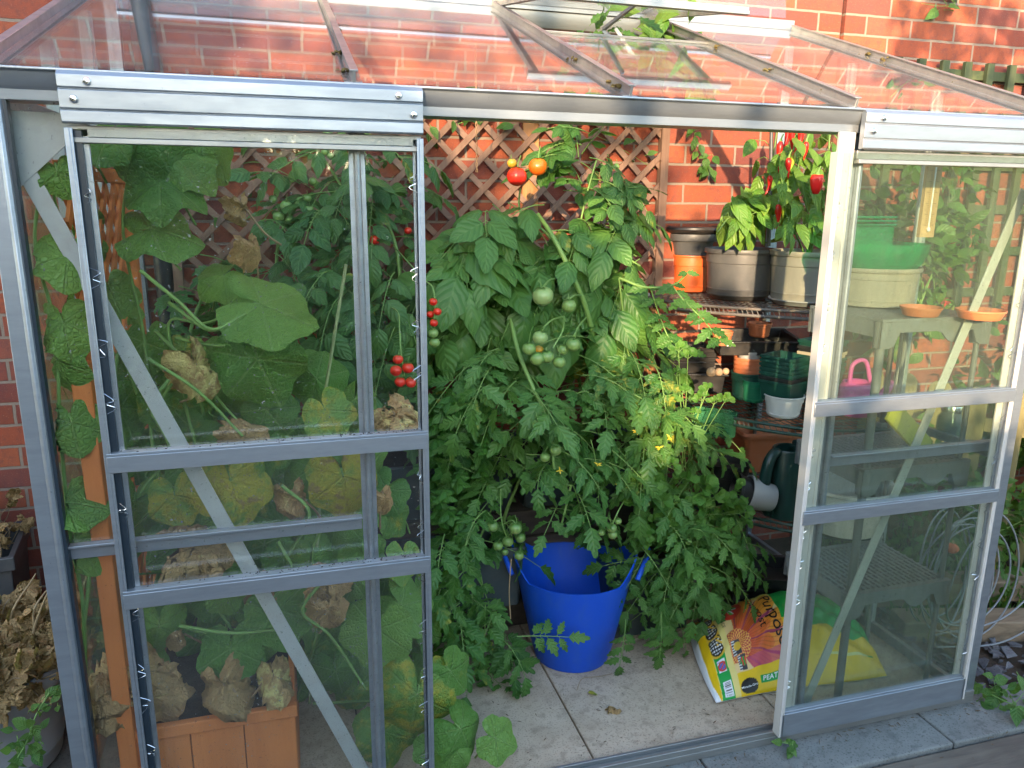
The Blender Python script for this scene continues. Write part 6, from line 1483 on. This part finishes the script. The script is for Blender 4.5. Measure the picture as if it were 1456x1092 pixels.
tt = NT('hedge_core'); M['leaf_core'] = tt.done(tt.bsdf((.012,.020,.006), .9, 0, .1))
def shade_pt(X, Z, back): # the spot 'back' metres towards the sun from front-plane point (X,.,Z)
    k = back/-SUN[1]; return np.array((X+SUN[0]*k, SUN[1]*k, Z+SUN[2]*k))
hedge('shade_tree', 'broad leafy unseen tree shaped to shade the greenhouse from behind the viewer', (-4.98,-5.3,1.9), (3.5,1.3,3.0), 5600, .15, 'tree')
hedge('shade_hedge', 'tall bushy end of the unseen hedge shaped to shade the greenhouse', (-.65,-5.0,.85), (1.35,.75,1.31), 2200, .11, 'hedge')
hedge('shade_hedge', 'middle bush of the unseen hedge shaped to shade the greenhouse', (1.25,-5.15,.82), (1.85,.75,1.31), 2600, .11, 'hedge')
hedge('shade_hedge', 'far end bush of the unseen hedge shaped to shade the greenhouse', (4.7,-5.1,.75), (2.5,.8,1.45), 2200, .12, 'hedge')
t = thing('garden_sapling', 'slender young tree behind the viewer with a few broad leaves', 'tree'); f = Fol()
tr_ = [np.array((1.3,-2.9,-.03)), np.array((1.25,-2.85,1.6)), np.array((1.1,-2.75,2.8)), np.array((.75,-2.7,3.35))]; b = MB(); b.tube(curve(tr_,6), list(np.linspace(.03,.008,19)), 8); b.build('trunk', M['log'], t, 60)
for i in range(48):
    p = np.array((rng.uniform(.72,1.45), -2.7+rng.normal(0,.08), 3.20+rng.normal(0,.12))); f.twig([np.array((1.0,-2.73,3.1)), (p+np.array((1.0,-2.73,3.15)))/2, p], .004, .002, 5); f.put(TW[rng.integers(2)], p, unit((rng.normal(0,.8),rng.normal(0,.3),-.8)), unit((rng.normal(0,.4),1,.2)), rng.uniform(.09,.17), rng.random())
f.build('foliage', [M['leaf_hedge'], M['stem']], t); rebase(t)
for k, (x, h, w) in enumerate(((-15,1.5,4),(-8.5,1.75,4),(-2.5,1.6,3.6),(3.5,1.75,3.8),(9.5,1.6,4),(16,1.7,4))):  # distant trees added out of view to darken reflections in panes and header
    hedge('added_far_tree', ['wide bushy tree at the far end of the added unseen tree row','second bushy tree along the added unseen tree row','third bushy tree along the added unseen tree row','fourth bushy tree along the added unseen tree row','fifth bushy tree along the added unseen tree row','last bushy tree at the near end of the added unseen tree row'][k], (x,-14,h), (w,1.4,h+.05), 1500, .34, 'tree')
hedge('shade_hedge', 'narrow upright unseen bush added to close the hedge shade beside the broad tree', (-1.95,-5.05,.90), (1.0,.6,1.42), 1800, .10, 'hedge')  # bush added to close a sunlit gap between tree and hedge
W = bpy.data.worlds.new('World'); SC.world = W; W.use_nodes = True
nt = W.node_tree; nt.nodes.clear(); ob = nt.nodes.new('ShaderNodeOutputWorld'); bg = nt.nodes.new('ShaderNodeBackground'); sk = nt.nodes.new('ShaderNodeTexSky')
sk.sky_type = 'NISHITA'; sk.sun_disc = False
el = math.asin(-SUN[2]); sk.sun_elevation = el; sk.sun_rotation = math.atan2(-SUN[0], -SUN[1]); sk.air_density = 1.0; sk.dust_density = .7; sk.ozone_density = 1.0
nt.links.new(sk.outputs[0], bg.inputs[0]); bg.inputs[1].default_value = .15; nt.links.new(bg.outputs[0], ob.inputs[0])
l = bpy.data.lights.new('sun', 'SUN'); l.energy = 2.0; l.angle = R(.6); l.color = (1, .73, .46)
lo = bpy.data.objects.new('sun', l); COL.objects.link(lo); lo.rotation_euler = Vector(SUN).to_track_quat('-Z', 'Y').to_euler()
cd = bpy.data.cameras.new('camera'); cam = bpy.data.objects.new('camera', cd); COL.objects.link(cam)
cd.sensor_width = 36; cd.lens = 36*FPX/1456; cd.clip_start = .02; cd.clip_end = 500
cam.matrix_world = Matrix(((CR[0],CU[0],-CF[0],CAM[0]),(CR[1],CU[1],-CF[1],CAM[1]),(CR[2],CU[2],-CF[2],CAM[2]),(0,0,0,1)))
SC.camera = cam
SC.view_settings.view_transform = 'Standard'; SC.view_settings.look = 'None'; SC.view_settings.exposure = 2.9; SC.view_settings.gamma = 1
SC.cycles.max_bounces = 8; SC.cycles.transparent_max_bounces = 40; SC.cycles.diffuse_bounces = 4; SC.cycles.glossy_bounces = 4; SC.cycles.transmission_bounces = 6
SC.cycles.sample_clamp_indirect = 6; SC.cycles.caustics_reflective = False; SC.cycles.caustics_refractive = False; SC.cycles.use_denoising = True
